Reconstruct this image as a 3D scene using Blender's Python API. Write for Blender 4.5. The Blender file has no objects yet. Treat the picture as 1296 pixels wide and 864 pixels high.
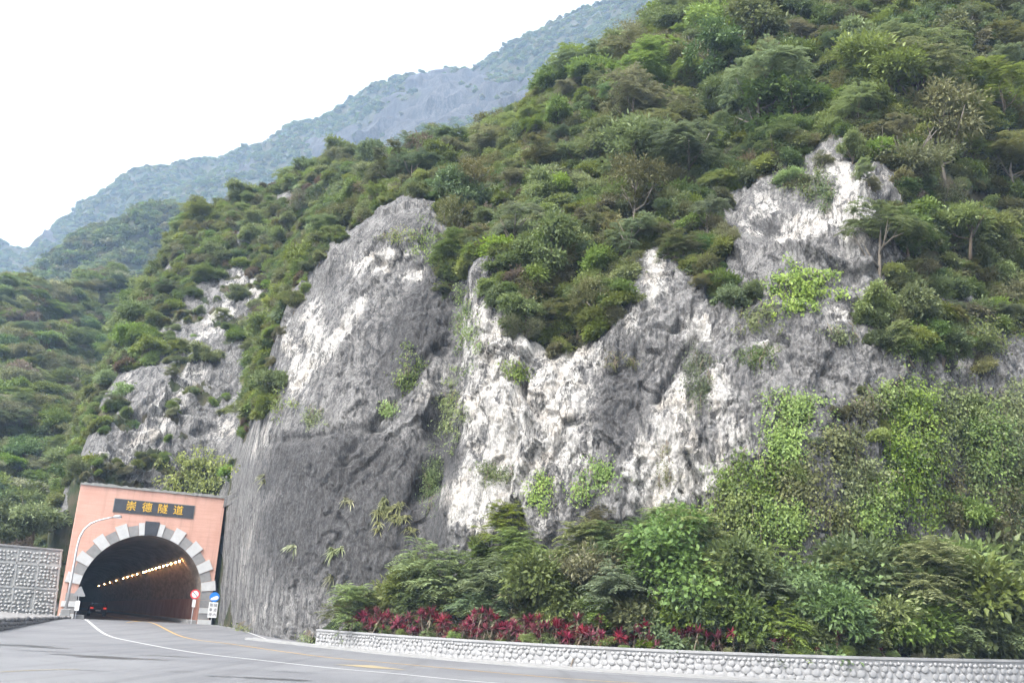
import bpy, bmesh, math, random
import numpy as np
from mathutils import Vector, Matrix, kdtree

random.seed(7); np.random.seed(7)
scene = bpy.context.scene
COL = scene.collection
R = math.radians

# ------------------------------------------------------------------ camera
FPX, PITCH, ROLL = 1170.0, math.atan(360 / 1170.0), R(2.84)
EYE = np.array([0.0, 0.0, 1.6])
_f = Vector((0, math.cos(PITCH), math.sin(PITCH)))
_u0 = Vector((0, -math.sin(PITCH), math.cos(PITCH)))
_r0 = Vector((1, 0, 0))
_r = _r0 * math.cos(ROLL) + _u0 * math.sin(ROLL)
_u = _u0 * math.cos(ROLL) - _r0 * math.sin(ROLL)
cam = bpy.data.cameras.new('camera')
cam.sensor_width = 36; cam.lens = FPX / 1296 * 36
cam.clip_start = 0.1; cam.clip_end = 6000
cam_o = bpy.data.objects.new('camera', cam); COL.objects.link(cam_o)
M4 = Matrix((( _r.x, _u.x, -_f.x, EYE[0]), (_r.y, _u.y, -_f.y, EYE[1]), (_r.z, _u.z, -_f.z, EYE[2]), (0, 0, 0, 1)))
cam_o.matrix_world = M4
scene.camera = cam_o

# ------------------------------------------------------------------ sky, sun, exposure
SUN_AZ, SUN_EL = R(-138), R(50)          # compass-like: 0 = +Y, clockwise; behind the viewer's left shoulder
world = bpy.data.worlds.new('World'); scene.world = world; world.use_nodes = True
wn = world.node_tree.nodes; wl = world.node_tree.links; wn.clear()
sky = wn.new('ShaderNodeTexSky'); sky.sky_type = 'NISHITA'; sky.sun_disc = False
sky.sun_elevation = SUN_EL; sky.sun_rotation = SUN_AZ
sky.air_density = 1.0; sky.dust_density = 6.0; sky.ozone_density = 1.0
hs = wn.new('ShaderNodeHueSaturation'); hs.inputs['Saturation'].default_value = 0.22
bg = wn.new('ShaderNodeBackground'); bg.inputs['Strength'].default_value = 0.15
wo = wn.new('ShaderNodeOutputWorld')
wl.new(sky.outputs[0], hs.inputs['Color']); wl.new(hs.outputs[0], bg.inputs['Color']); wl.new(bg.outputs[0], wo.inputs['Surface'])
sun = bpy.data.lights.new('sun', 'SUN'); sun.energy = 1.2; sun.angle = R(34); sun.color = (1.0, 0.97, 0.92)
sun_o = bpy.data.objects.new('sun', sun); COL.objects.link(sun_o)
sd = Vector((math.sin(SUN_AZ) * math.cos(SUN_EL), math.cos(SUN_AZ) * math.cos(SUN_EL), math.sin(SUN_EL)))
sun_o.rotation_euler = sd.to_track_quat('Z', 'Y').to_euler()
scene.view_settings.view_transform = 'Standard'; scene.view_settings.look = 'None'
scene.view_settings.exposure = 2.1; scene.view_settings.gamma = 1.0
scene.view_settings.use_curve_mapping = False
scene.render.engine = 'CYCLES'
cy = scene.cycles
cy.use_denoising = True
cy.max_bounces = 5; cy.diffuse_bounces = 3; cy.glossy_bounces = 2; cy.transmission_bounces = 4; cy.volume_bounces = 1
cy.sample_clamp_indirect = 6.0
cy.use_adaptive_sampling = True; cy.adaptive_threshold = 0.02

# ------------------------------------------------------------------ pixel <-> world
CR, SR = math.cos(ROLL), math.sin(ROLL)
def ray(px, py):
    px = np.asarray(px, float); py = np.asarray(py, float)
    x = px - 648; y = py - 432
    xp = (x * CR + y * SR) / FPX; yp = -(y * CR - x * SR) / FPX
    return np.stack([xp, math.cos(PITCH) - yp * math.sin(PITCH), math.sin(PITCH) + yp * math.cos(PITCH)], -1)
def at(px, py, r):
    d = ray(px, py)
    return EYE + d * (np.asarray(r, float) / np.hypot(d[..., 0], d[..., 1]))[..., None]
def proj(p):
    q = np.asarray(p, float) - EYE
    a = q @ np.array(_r); b = q @ np.array(_u); c = q @ np.array(_f)
    c = np.maximum(c, 1e-3)
    return 648 + a / c * FPX, 432 - b / c * FPX
def sstep(a, b, x):
    t = np.clip((np.asarray(x, float) - a) / (b - a), 0, 1); return t * t * (3 - 2 * t)
def gz(x, y):
    return 0.55 * sstep(50, 83, np.hypot(x, y)) * sstep(10, -12, x)
def on_ground(px, py):
    d = ray(px, py); z = 0.0
    for _ in range(30):
        t = (z - 1.6) / d[2]; p = EYE + d * t; z = float(gz(p[0], p[1]))
    return EYE + d * ((z - 1.6) / d[2])

# ------------------------------------------------------------------ noise
def _hash(ix, iy, iz, s):
    h = (ix * 374761393 + iy * 668265263 + iz * 1274126177 + s * 974634777) & 0xffffffff
    h = ((h ^ (h >> 13)) * 1103515245) & 0xffffffff
    h = ((h ^ (h >> 16)) * 2654435761) & 0xffffffff
    return h ^ (h >> 15)
_G = np.random.RandomState(3).normal(size=(256, 3)); _G /= np.linalg.norm(_G, axis=1)[:, None]
def pn(p, s=0):
    p = np.asarray(p, float); i = np.floor(p).astype(np.int64); f = p - i
    u = f * f * f * (f * (f * 6 - 15) + 10); out = 0
    for dx in (0, 1):
        for dy in (0, 1):
            for dz in (0, 1):
                g = _G[_hash(i[:, 0] + dx, i[:, 1] + dy, i[:, 2] + dz, s) & 255]
                d = (g * (f - np.array([dx, dy, dz]))).sum(1)
                w = (u[:, 0] if dx else 1 - u[:, 0]) * (u[:, 1] if dy else 1 - u[:, 1]) * (u[:, 2] if dz else 1 - u[:, 2])
                out = out + w * d
    return out * 1.6
def fbm(p, o=4, s=0, gain=.5):
    a, v = 1.0, 0
    for k in range(o):
        v = v + a * pn(p * 2 ** k, s + k); a *= gain
    return v
def facets(p, s=0, tilt=.5):
    """angular blocks: every cell carries its own step and tilt"""
    p = np.asarray(p, float); i0 = np.floor(p).astype(np.int64); best = np.full(len(p), 1e9); out = np.zeros(len(p))
    for dx in (-1, 0, 1):
        for dy in (-1, 0, 1):
            for dz in (-1, 0, 1):
                c = i0 + [dx, dy, dz]; h = _hash(c[:, 0], c[:, 1], c[:, 2], s)
                fp = c + np.stack([(h & 255) / 255., ((h >> 8) & 255) / 255., ((h >> 16) & 255) / 255.], 1)
                q = p - fp; d = (q * q).sum(1); m = d < best; best = np.where(m, d, best)
                hh = _hash(c[:, 0], c[:, 1], c[:, 2], s + 77); out = np.where(m, ((hh & 1023) / 1023. - .5) + (q * _G[(hh >> 10) & 255]).sum(1) * tilt, out)
    return out
def ridged(p, o=3, s=0):
    a, v = 1.0, 0
    for k in range(o):
        v = v + a * (1 - np.abs(pn(p * 2 ** k, s + k)) * 2); a *= .5
    return v

# ------------------------------------------------------------------ mesh helpers
def link(o, parent=None):
    COL.objects.link(o)
    if parent is not None: o.parent = parent
    return o
def tag(o, label=None, cat=None, group=None, kind=None):
    if label: o['label'] = label
    if cat: o['category'] = cat
    if group: o['group'] = group
    if kind: o['kind'] = kind
    return o
def empty(name, loc=(0, 0, 0), rz=0, label=None, cat=None, group=None):
    o = bpy.data.objects.new(name, None); o.location = loc; o.rotation_euler = (0, 0, rz)
    o.empty_display_size = .2
    return tag(link(o), label, cat, group)
def np_mesh(name, V, Fc, mat=None, smooth=False, attrs=None):
    """V (n,3), Fc (m,k) int array, all faces with k corners"""
    V = np.asarray(V, np.float32); Fc = np.asarray(Fc, np.int32); k = Fc.shape[1]
    me = bpy.data.meshes.new(name)
    me.vertices.add(len(V)); me.vertices.foreach_set('co', V.ravel())
    me.loops.add(Fc.size); me.loops.foreach_set('vertex_index', Fc.ravel())
    me.polygons.add(len(Fc))
    me.polygons.foreach_set('loop_start', np.arange(0, Fc.size, k, dtype=np.int32))
    if attrs:
        for n, (typ, arr) in attrs.items():
            a = me.attributes.new(n, typ, 'POINT')
            a.data.foreach_set('color' if typ == 'FLOAT_COLOR' else ('vector' if typ == 'FLOAT_VECTOR' else 'value'), np.asarray(arr).ravel())
    me.update(calc_edges=True); me.validate()
    if smooth: me.polygons.foreach_set('use_smooth', np.ones(len(Fc), bool))
    if mat: me.materials.append(mat)
    return me
def mobj(name, me, parent=None):
    return link(bpy.data.objects.new(name, me), parent)

class MB:
    """collects simple shapes into one mesh"""
    def __init__(s): s.v = []; s.f = []
    def add(s, v, f):
        n = len(s.v); s.v += [tuple(p) for p in v]; s.f += [tuple(i + n for i in q) for q in f]; return s
    def box(s, x0, x1, y0, y1, z0, z1, bev=0.0):
        if bev <= 0:
            v = [(x, y, z) for z in (z0, z1) for y in (y0, y1) for x in (x0, x1)]
            return s.add(v, [(0, 2, 3, 1), (4, 5, 7, 6), (0, 1, 5, 4), (2, 6, 7, 3), (0, 4, 6, 2), (1, 3, 7, 5)])
        bm = bmesh.new(); bmesh.ops.create_cube(bm, size=1)
        for q in bm.verts: q.co = Vector(((x0 + x1) / 2 + q.co.x * (x1 - x0), (y0 + y1) / 2 + q.co.y * (y1 - y0), (z0 + z1) / 2 + q.co.z * (z1 - z0)))
        bmesh.ops.bevel(bm, geom=bm.edges[:], offset=bev, segments=1, affect='EDGES')
        bm.verts.index_update(); v = [q.co[:] for q in bm.verts]; f = [[q.index for q in p.verts] for p in bm.faces]; bm.free()
        return s.add(v, f)
    def tube(s, pts, rad, n=8, cap=True):
        pts = [Vector(p) for p in pts]; rad = rad if hasattr(rad, '__len__') else [rad] * len(pts)
        vs = []; fs = []; side = None
        for i, p in enumerate(pts):
            d = (pts[min(i + 1, len(pts) - 1)] - pts[max(i - 1, 0)]).normalized()
            if side is None: side = d.orthogonal().normalized()
            side = (side - d * side.dot(d)).normalized(); b = d.cross(side)
            for k in range(n):
                a = 2 * math.pi * k / n; vs.append(p + (side * math.cos(a) + b * math.sin(a)) * rad[i])
        for i in range(len(pts) - 1):
            for k in range(n):
                fs.append((i * n + k, i * n + (k + 1) % n, (i + 1) * n + (k + 1) % n, (i + 1) * n + k))
        if cap: fs += [tuple(range(n))[::-1], tuple((len(pts) - 1) * n + k for k in range(n))]
        return s.add(vs, fs)
    def prism(s, poly, y0, y1):
        """poly of (x,z) extruded along y"""
        n = len(poly); v = [(x, y0, z) for x, z in poly] + [(x, y1, z) for x, z in poly]
        f = [tuple(range(n)), tuple(range(2 * n - 1, n - 1, -1))] + [(i, i + n, (i + 1) % n + n, (i + 1) % n) for i in range(n)]
        return s.add(v, f)
    def disc(s, c, r, y0, y1, n=24):
        return s.prism([(c[0] + r * math.cos(2 * math.pi * k / n), c[1] + r * math.sin(2 * math.pi * k / n)) for k in range(n)], y0, y1)
    def mesh(s, name, mat, smooth=False):
        me = bpy.data.meshes.new(name); me.from_pydata(s.v, [], s.f); me.update()
        bm = bmesh.new(); bm.from_mesh(me); bmesh.ops.recalc_face_normals(bm, faces=bm.faces); bm.to_mesh(me); bm.free()
        if smooth: me.polygons.foreach_set('use_smooth', np.ones(len(me.polygons), bool))
        me.materials.append(mat); return me
    def build(s, name, mat, parent=None, smooth=False): return mobj(name, s.mesh(name, mat, smooth), parent)

# ------------------------------------------------------------------ materials
class NT:
    def __init__(s, name):
        s.m = bpy.data.materials.new(name); s.m.use_nodes = True; s.t = s.m.node_tree; s.t.nodes.clear()
        s.out = s.n('ShaderNodeOutputMaterial')
    def n(s, typ, **kw):
        q = s.t.nodes.new(typ)
        for k, v in kw.items(): setattr(q, k, v)
        return q
    def l(s, a, b): s.t.links.new(a, b)
    def val(s, x, sock):
        if hasattr(x, 'is_output') or isinstance(x, bpy.types.NodeSocket): s.l(x, sock)
        else: sock.default_value = x
    def mapping(s, scale, src=None):
        if src is None: src = s.n('ShaderNodeTexCoord').outputs['Object']
        mp = s.n('ShaderNodeMapping'); mp.inputs['Scale'].default_value = scale; s.l(src, mp.inputs['Vector']); return mp.outputs[0]
    def noise(s, vec, scale=1, detail=4, rough=.6, dist=0):
        q = s.n('ShaderNodeTexNoise'); q.inputs['Scale'].default_value = scale; q.inputs['Detail'].default_value = detail
        q.inputs['Roughness'].default_value = rough; q.inputs['Distortion'].default_value = dist
        s.l(vec, q.inputs['Vector']); return q.outputs['Fac']
    def vor(s, vec, scale, feature='F1', out='Distance'):
        q = s.n('ShaderNodeTexVoronoi', feature=feature); q.inputs['Scale'].default_value = scale; s.l(vec, q.inputs['Vector']); return q.outputs[out]
    def math(s, op, a, b=0.0, c=0.0, clamp=False):
        q = s.n('ShaderNodeMath', operation=op); q.use_clamp = clamp
        s.val(a, q.inputs[0]); s.val(b, q.inputs[1]); s.val(c, q.inputs[2]); return q.outputs[0]
    def ramp(s, fac, a, b, lo=0.0, hi=1.0):
        q = s.n('ShaderNodeMapRange'); q.interpolation_type = 'SMOOTHSTEP'
        s.val(fac, q.inputs['Value']); q.inputs['From Min'].default_value = a; q.inputs['From Max'].default_value = b
        q.inputs['To Min'].default_value = lo; q.inputs['To Max'].default_value = hi; return q.outputs['Result']
    def mix(s, fac, a, b, blend='MIX'):
        q = s.n('ShaderNodeMix', data_type='RGBA', blend_type=blend)
        s.val(fac, q.inputs[0])
        for x, i in ((a, 6), (b, 7)):
            if isinstance(x, tuple): q.inputs[i].default_value = (*x[:3], 1)
            else: s.l(x, q.inputs[i])
        return q.outputs[2]
    def bsdf(s, color, rough=.8, bump=None, bstr=.3, bdist=.05, spec=.3, metal=0, emit=None, estr=0):
        q = s.n('ShaderNodeBsdfPrincipled')
        if isinstance(color, tuple): q.inputs['Base Color'].default_value = (*color[:3], 1)
        else: s.l(color, q.inputs['Base Color'])
        s.val(rough, q.inputs['Roughness']); q.inputs['Specular IOR Level'].default_value = spec; q.inputs['Metallic'].default_value = metal
        if emit: q.inputs['Emission Color'].default_value = (*emit, 1); q.inputs['Emission Strength'].default_value = estr
        if bump is not None:
            b = s.n('ShaderNodeBump'); b.inputs['Strength'].default_value = bstr; b.inputs['Distance'].default_value = bdist
            s.l(bump, b.inputs['Height']); s.l(b.outputs[0], q.inputs['Normal'])
        s.l(q.outputs[0], s.out.inputs['Surface']); return s.m
    def attr(s, name, out='Color'):
        q = s.n('ShaderNodeAttribute', attribute_name=name); return q.outputs[out]

def mat_simple(name, col, rough=.7, var=.25, scale=3.0, bstr=.15, metal=0, spec=.3):
    t = NT(name); v = t.mapping((1, 1, 1)); n = t.noise(v, scale, 5)
    n2 = t.noise(v, scale * 9, 3)
    k = t.math('ADD', t.math('MULTIPLY', n, 2 * var), 1 - var)
    q = t.n('ShaderNodeMix', data_type='RGBA', blend_type='MULTIPLY'); q.inputs[0].default_value = 1
    q.inputs[6].default_value = (*col, 1)
    cb = t.n('ShaderNodeCombineColor'); [t.l(k, cb.inputs[i]) for i in range(3)]
    t.l(cb.outputs[0], q.inputs[7])
    return t.bsdf(q.outputs[2], rough, n2, bstr, .02, spec, metal)

def mat_leaf(name, c0, c1, hue=.045, val=.55, trans=.38, rough=.5):
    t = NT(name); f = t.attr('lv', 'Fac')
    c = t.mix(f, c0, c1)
    oi = t.n('ShaderNodeObjectInfo')
    h = t.n('ShaderNodeHueSaturation'); t.l(c, h.inputs['Color'])
    t.l(t.math('ADD', t.math('MULTIPLY', oi.outputs['Random'], hue), .5 - hue / 2), h.inputs['Hue'])
    r2 = t.math('FRACT', t.math('MULTIPLY', oi.outputs['Random'], 7.31))
    t.l(t.math('ADD', t.math('MULTIPLY', r2, val), 1 - val / 2), h.inputs['Value'])
    r3 = t.math('FRACT', t.math('MULTIPLY', oi.outputs['Random'], 13.7))
    t.l(t.math('ADD', t.math('MULTIPLY', r3, .35), .72), h.inputs['Saturation'])
    p = t.n('ShaderNodeBsdfPrincipled'); t.l(h.outputs[0], p.inputs['Base Color']); p.inputs['Roughness'].default_value = rough
    p.inputs['Specular IOR Level'].default_value = .35
    tr = t.n('ShaderNodeBsdfTranslucent'); t.l(h.outputs[0], tr.inputs['Color'])
    mx = t.n('ShaderNodeMixShader'); mx.inputs[0].default_value = trans
    t.l(p.outputs[0], mx.inputs[1]); t.l(tr.outputs[0], mx.inputs[2]); t.l(mx.outputs[0], t.out.inputs['Surface'])
    return t.m

def mat_rock(name, far=False):
    t = NT(name); co = t.n('ShaderNodeTexCoord').outputs['Object']
    a = t.attr('rock'); sp = t.n('ShaderNodeSeparateColor'); t.l(a, sp.inputs[0])
    white, dark, soil = sp.outputs[0], sp.outputs[1], sp.outputs[2]
    k = .22 if far else 1.0
    n_big = t.noise(co, .55 * k, 5, .65, .15)
    streak = t.noise(t.mapping((1.7 * k, 1.7 * k, .11 * k)), 1.0, 6, .72, .25)
    fine = t.noise(t.mapping((3.8 * k, 3.8 * k, 1.25 * k)), 1.0, 6, .78, .1)
    # weathered grey body with streaks
    g = t.mix(t.ramp(streak, .36, .64), (.048, .047, .048), (.155, .151, .145))
    g = t.mix(t.ramp(fine, .44, .64, 0, .75), g, (.19, .184, .178))
    g = t.mix(t.ramp(n_big, .48, .68, 0, .5), g, (.075, .072, .07))
    # clean pale marble
    wcol = t.mix(t.ramp(streak, .38, .66), (.365, .352, .328), (.235, .228, .216))
    wcol = t.mix(t.ramp(n_big, .48, .68, 0, .45), wcol, (.34, .295, .24))
    wcol = t.mix(t.ramp(fine, .50, .66, 0, .75), wcol, (.16, .157, .153))
    wf = t.math('ADD', white, t.math('MULTIPLY', t.math('SUBTRACT', streak, .5), 1.5))
    wf = t.math('ADD', wf, t.math('MULTIPLY', t.math('SUBTRACT', fine, .5), 1.7))
    c = t.mix(t.ramp(wf, .33, .58), g, wcol)
    # dark algae-stained coat
    dcol = t.mix(t.ramp(fine, .40, .64), (0.034, 0.033, 0.033), (0.077, 0.075, 0.074))
    df = t.math('ADD', dark, t.math('MULTIPLY', t.math('SUBTRACT', streak, .5), 1.3))
    df = t.math('ADD', df, t.math('MULTIPLY', t.math('SUBTRACT', fine, .5), .9))
    c = t.mix(t.ramp(df, .42, .60), c, dcol)
    if far: c = t.mix(1.0, c, (.30, .30, .32), 'MULTIPLY')
    # joints and cracks
    if not far:
        cn = t.noise(t.mapping((.42, .42, .2)), 1.0, 5, .62, .35); cr1 = t.math('ABSOLUTE', t.math('SUBTRACT', cn, .5))
        ck = cr1; c = t.mix(t.ramp(ck, .003, .026, .7, 0), c, (.035, .034, .034))
    gr = t.noise(t.mapping((9 * k, 9 * k, 5 * k)), 1.0, 3, .75); gm = t.ramp(gr, .36, .64, .66, 1.24)
    gc = t.n('ShaderNodeCombineColor'); [t.l(gm, gc.inputs[i]) for i in range(3)]
    c = t.mix(1.0, c, gc.outputs[0], 'MULTIPLY')
    # soil, moss and leaf litter
    sf = t.math('ADD', soil, t.math('MULTIPLY', t.math('SUBTRACT', fine, .5), 1.1))
    scol = t.mix(t.ramp(n_big, .35, .65), (.022, .032, .013), (.055, .048, .03))
    c = t.mix(t.ramp(sf, .35, .65), c, scol)
    h = t.math('ADD', t.math('MULTIPLY', n_big, .35), t.math('ADD', t.math('MULTIPLY', fine, .6), t.math('MULTIPLY', gr, .3)))
    if not far: h = t.math('ADD', h, t.ramp(ck, 0, .02, 0, .12))
    return t.bsdf(c, .9, h, .7, .3 / k, .15)

MAT = {}
MAT['rock'] = mat_rock('rock_face'); MAT['rock_far'] = mat_rock('rock_far', True)
def mat_asphalt():
    t = NT('asphalt'); co = t.n('ShaderNodeTexCoord').outputs['Object']
    big = t.noise(t.mapping((.25, .25, 1)), .5, 5, .6); fine = t.noise(co, 40, 3, .7); mid = t.noise(t.mapping((.9, .35, 1)), 1.2, 5, .65, .5)
    c = t.mix(t.ramp(big, .35, .65), (.10, .101, .107), (.145, .146, .149))
    c = t.mix(t.ramp(fine, .3, .75, 0, .5), c, (.083, .083, .087))
    c = t.mix(t.ramp(mid, .58, .7, 0, .4), c, (.07, .07, .074))
    ag = t.noise(co, 14, 2, .8); c = t.mix(t.ramp(ag, .55, .7, 0, .45), c, (.21, .21, .21))
    w = t.attr('wet', 'Fac')
    wf = t.math('ADD', w, t.math('MULTIPLY', t.math('SUBTRACT', mid, .5), 1.3))
    f = t.ramp(wf, .42, .6)
    c = t.mix(f, c, (.04, .04, .041))
    mp = t.n('ShaderNodeMapping'); mp.inputs['Rotation'].default_value = (0, 0, R(-38)); mp.inputs['Scale'].default_value = (1.1, .05, 1); t.l(co, mp.inputs['Vector'])
    ln = t.noise(mp.outputs[0], 1.0, 4, .6); c = t.mix(t.ramp(ln, .5, .66, 0, .4), c, (.065, .065, .068))
    sp_ = t.noise(t.mapping((.5, .5, 1)), 1.0, 6, .75); c = t.mix(t.ramp(sp_, .6, .66, 0, .35), c, (.07, .069, .07))
    return t.bsdf(c, t.ramp(f, 0, 1, .85, .45), fine, .25, .01, .3)
MAT['asphalt'] = mat_asphalt()
MAT['dirt'] = mat_simple('dirt', (.10, .085, .06), .95, .4, .4)
MAT['soil'] = mat_simple('bed_soil', (.05, .042, .03), .95, .4, 2)
MAT['white_paint'] = mat_simple('white_paint', (0.353, 0.353, 0.344), .7, .25, 6)
MAT['faded_paint'] = mat_simple('faded_yellow_paint', (0.227, 0.185, 0.109), .8, .4, 5)
MAT['yellow_paint'] = mat_simple('yellow_paint', (0.336, 0.210, 0.059), .7, .3, 6)
MAT['concrete'] = mat_simple('concrete', (0.193, 0.193, 0.189), .85, .25, 1.5)
MAT['pale_concrete'] = mat_simple('pale_concrete', (0.223, 0.223, 0.223), .85, .38, .9)
MAT['dark_concrete'] = mat_simple('dark_concrete', (.19, .19, .18), .9, .35, 2)
MAT['stone_pale'] = mat_simple('pale_cobble', (0.227, 0.227, 0.227), .75, .35, 1.1)
MAT['stone_grey'] = mat_simple('grey_cobble', (.27, .27, .262), .8, .2, 1.2)
MAT['rubble'] = mat_simple('rubble', (0.160, 0.155, 0.151), .9, .4, 1.5)
MAT['steel'] = mat_simple('galvanised_steel', (0.420, 0.420, 0.428), .45, .1, 3, metal=.5)
MAT['sign_back'] = mat_simple('sign_back', (0.277, 0.277, 0.277), .55, .1, 3, metal=.3)
MAT['white'] = mat_simple('sign_white', (0.672, 0.672, 0.664), .5, .04, 3, .02)
MAT['red'] = mat_simple('sign_red', (.62, .04, .05), .45, .05, 3, .02)
MAT['blue'] = mat_simple('sign_blue', (.02, .17, .55), .45, .05, 3, .02)
MAT['ink'] = mat_simple('dark_ink', (.06, .06, .07), .6, .05, 3, .02)
MAT['marble_white'] = mat_simple('white_marble', (0.443, 0.443, 0.437), .5, .18, 2.5)
MAT['marble_grey'] = mat_simple('grey_marble', (0.217, 0.211, 0.206), .5, .28, 2.5)
MAT['granite'] = mat_simple('black_granite', (.045, .048, .056), .3, .35, 2)
MAT['gold'] = mat_simple('gold_paint', (.60, .37, .045), .4, .1, 3, .02)
MAT['car_paint'] = mat_simple('dark_car_paint', (.02, .021, .025), .25, .05, 3, .0)
MAT['rubber'] = mat_simple('rubber', (.02, .02, .02), .8, .1)
MAT['glass'] = mat_simple('dark_glass', (.02, .022, .025), .08, .05, 1, .0, spec=.6)
MAT['bark'] = mat_simple('bark', (.12, .095, .07), .9, .4, 3, .4)
MAT['bark_pale'] = mat_simple('pale_bark', (.15, .13, .105), .85, .3, 3, .3)
t = NT('lamp_glow'); MAT['glow'] = t.bsdf((.9, .6, .35), .5, emit=(1, .5, .2), estr=48)
t = NT('tail_glow'); MAT['tail'] = t.bsdf((.5, .03, .02), .4, emit=(1, .06, .03), estr=.18)
def mat_plaster():
    t = NT('salmon_plaster'); co = t.n('ShaderNodeTexCoord').outputs['Object']
    lines = t.noise(t.mapping((.5, 1, 9)), 1, 3, .6); big = t.noise(co, .35, 5, .6); st = t.noise(t.mapping((2.2, 1, .12)), 1, 5, .7)
    c = t.mix(t.ramp(lines, .3, .7), (.47, .275, .215), (.53, .315, .25))
    c = t.mix(t.ramp(big, .45, .7, 0, .5), c, (.42, .225, .17))
    c = t.mix(t.ramp(st, .52, .74, 0, .55), c, (.27, .17, .135))
    sx = t.n('ShaderNodeSeparateXYZ'); t.l(co, sx.inputs[0])
    so = t.math('MULTIPLY', t.ramp(t.math('ABSOLUTE', t.math('SUBTRACT', sx.outputs[0], .6)), 0, 4.5, 1, 0), t.ramp(sx.outputs[2], 7.4, 9.6, 1, 0))
    so = t.math('ADD', so, t.ramp(sx.outputs[2], 10.3, 11.2, 0, .55))
    c = t.mix(t.math('MULTIPLY', t.math('MULTIPLY', so, t.ramp(st, .3, .65)), .5), c, (.20, .13, .105))
    jz = t.ramp(t.math('FRACT', t.math('MULTIPLY', sx.outputs[2], 2.6)), .0, .07, 1, 0); jx_ = t.ramp(t.math('FRACT', t.math('MULTIPLY', sx.outputs[0], 1.3)), .0, .03, 1, 0)
    jt = t.math('MAXIMUM', jz, jx_); c = t.mix(t.math('MULTIPLY', jt, .22), c, (.25, .15, .12))
    return t.bsdf(c, .8, jt, .25, -.01)
MAT['plaster'] = mat_plaster()
def mat_lining():
    t = NT('tunnel_lining'); v = t.mapping((.2, .2, 1)); st = t.noise(v, 2, 5, .7, .5)
    c = t.mix(t.ramp(st, .3, .7), (.13, .105, .085), (.28, .23, .185))
    return t.bsdf(c, .85, st, .2, .05)
MAT['lining'] = mat_lining()
t = NT('red_dado'); v = t.mapping((.5, .5, .25)); st = t.noise(v, 1.5, 6, .7, .5)
MAT['dado'] = t.bsdf(t.mix(t.ramp(st, .3, .7), (.20, .085, .058), (.32, .18, .135)), .7, st, .15, .03)

MAT['leaf_mid'] = mat_leaf('leaf_mid', (0.085, 0.118, 0.025), (0.215, 0.265, 0.064))
MAT['leaf_deep'] = mat_leaf('leaf_deep', (0.06, 0.095, 0.028), (0.145, 0.2, 0.056))
MAT['leaf_olive'] = mat_leaf('leaf_olive', (0.095, 0.098, 0.036), (0.2, 0.2, 0.075))
MAT['leaf_bluish'] = mat_leaf('leaf_bluish', (0.072, 0.11, 0.046), (0.18, 0.225, 0.1))
MAT['leaf_lime'] = mat_leaf('leaf_lime', (0.1, 0.17, 0.024), (0.22, 0.31, 0.05), hue=.02)
MAT['leaf_broad'] = mat_leaf('leaf_broad', (0.06, 0.12, 0.03), (0.15, 0.23, 0.06), hue=.015, val=.2)
MAT['leaf_red'] = mat_leaf('leaf_red', (.055, .014, .018), (.30, .03, .065), hue=.02, val=.3)
MAT['leaf_dry'] = mat_leaf('leaf_dry', (0.09, 0.065, 0.042), (0.2, 0.155, 0.095))
MAT['leaf_pale'] = mat_leaf('leaf_pale', (0.15, 0.17, 0.07), (0.32, 0.33, 0.16))

# ------------------------------------------------------------------ ground, road
def sheet(name, x0, x1, y0, y1, n, m, mat, zf, attr=None, keep=None):
    X, Y = np.meshgrid(np.linspace(x0, x1, n), np.linspace(y0, y1, m)); V = np.stack([X.ravel(), Y.ravel(), zf(X.ravel(), Y.ravel())], 1)
    i = np.arange(n * m).reshape(m, n); Fc = np.stack([i[:-1, :-1], i[:-1, 1:], i[1:, 1:], i[1:, :-1]], -1).reshape(-1, 4)
    if keep is not None:
        c = V[Fc].mean(1); Fc = Fc[keep(c[:, 0], c[:, 1])]
    return mobj(name, np_mesh(name, V, Fc, mat, True, attr(V) if attr else None))
tag(sheet('ground', -1500, 1500, -600, 1500, 120, 90, MAT['dirt'], lambda x, y: -0.12 + 0 * x), kind='structure')

def blobs(px, py, L):
    m = np.zeros(len(px))
    for b in L:
        cx, cy_, rx, ry = b[:4]; ang = R(b[4]) if len(b) > 4 else 0; st = b[5] if len(b) > 5 else 1
        dx, dy = px - cx, py - cy_; u = (dx * math.cos(ang) + dy * math.sin(ang)) / rx; v = (-dx * math.sin(ang) + dy * math.cos(ang)) / ry
        m = np.maximum(m, st * np.exp(-(u * u + v * v) * .8))
    return m
STAINS = []
for (px, py, a, b, s) in ((20, 816, 1.8, .22, .9), (75, 820, 2.0, .12, .7), (112, 829.5, 1.1, .10, 1.4), (132, 832, 1.0, .12, 1.2), (170, 833, 1.8, .12, .9), (215, 830, 1.8, .1, .75), (60, 824, 1.6, .08, .8), (110, 848, .6, .04, .9), (330, 858, 2, .12, .75), (240, 850, 1.2, .08, .6), (300, 846, 1.4, .06, .6), (150, 797, 3, .35, .5), (370, 850, 1.5, .08, .6)):
    p = on_ground(px, py); STAINS.append((p[0], p[1], a, b * 4, 0, s))
def wet(V): return {'wet': ('FLOAT', blobs(V[:, 0], V[:, 1], STAINS).astype(np.float32))}
road = tag(sheet('road', -90, 60, -30, 84, 420, 420, MAT['asphalt'], gz, wet), kind='structure')

# ------------------------------------------------------------------ tunnel frame
AZ = math.atan2(ray(53, 763)[0], ray(53, 763)[1])
TA = np.array([math.sin(AZ), math.cos(AZ), 0]); TE = np.array([TA[1], -TA[0], 0]); TPHI = -AZ
TO = at(172, 730, 85.0); TO[2] = 0
RZ = .55                      # road level at the portal
TC, TRAD, TSP = .61, 4.8, 2.70    # arch centre, radius, springing height
def tl(x, y, z): return TO + TE * x + TA * y + np.array([0, 0, z])
def to_t(p):
    q = np.asarray(p) - TO; return q @ TE, q @ TA, np.asarray(p)[..., 2]

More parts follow.
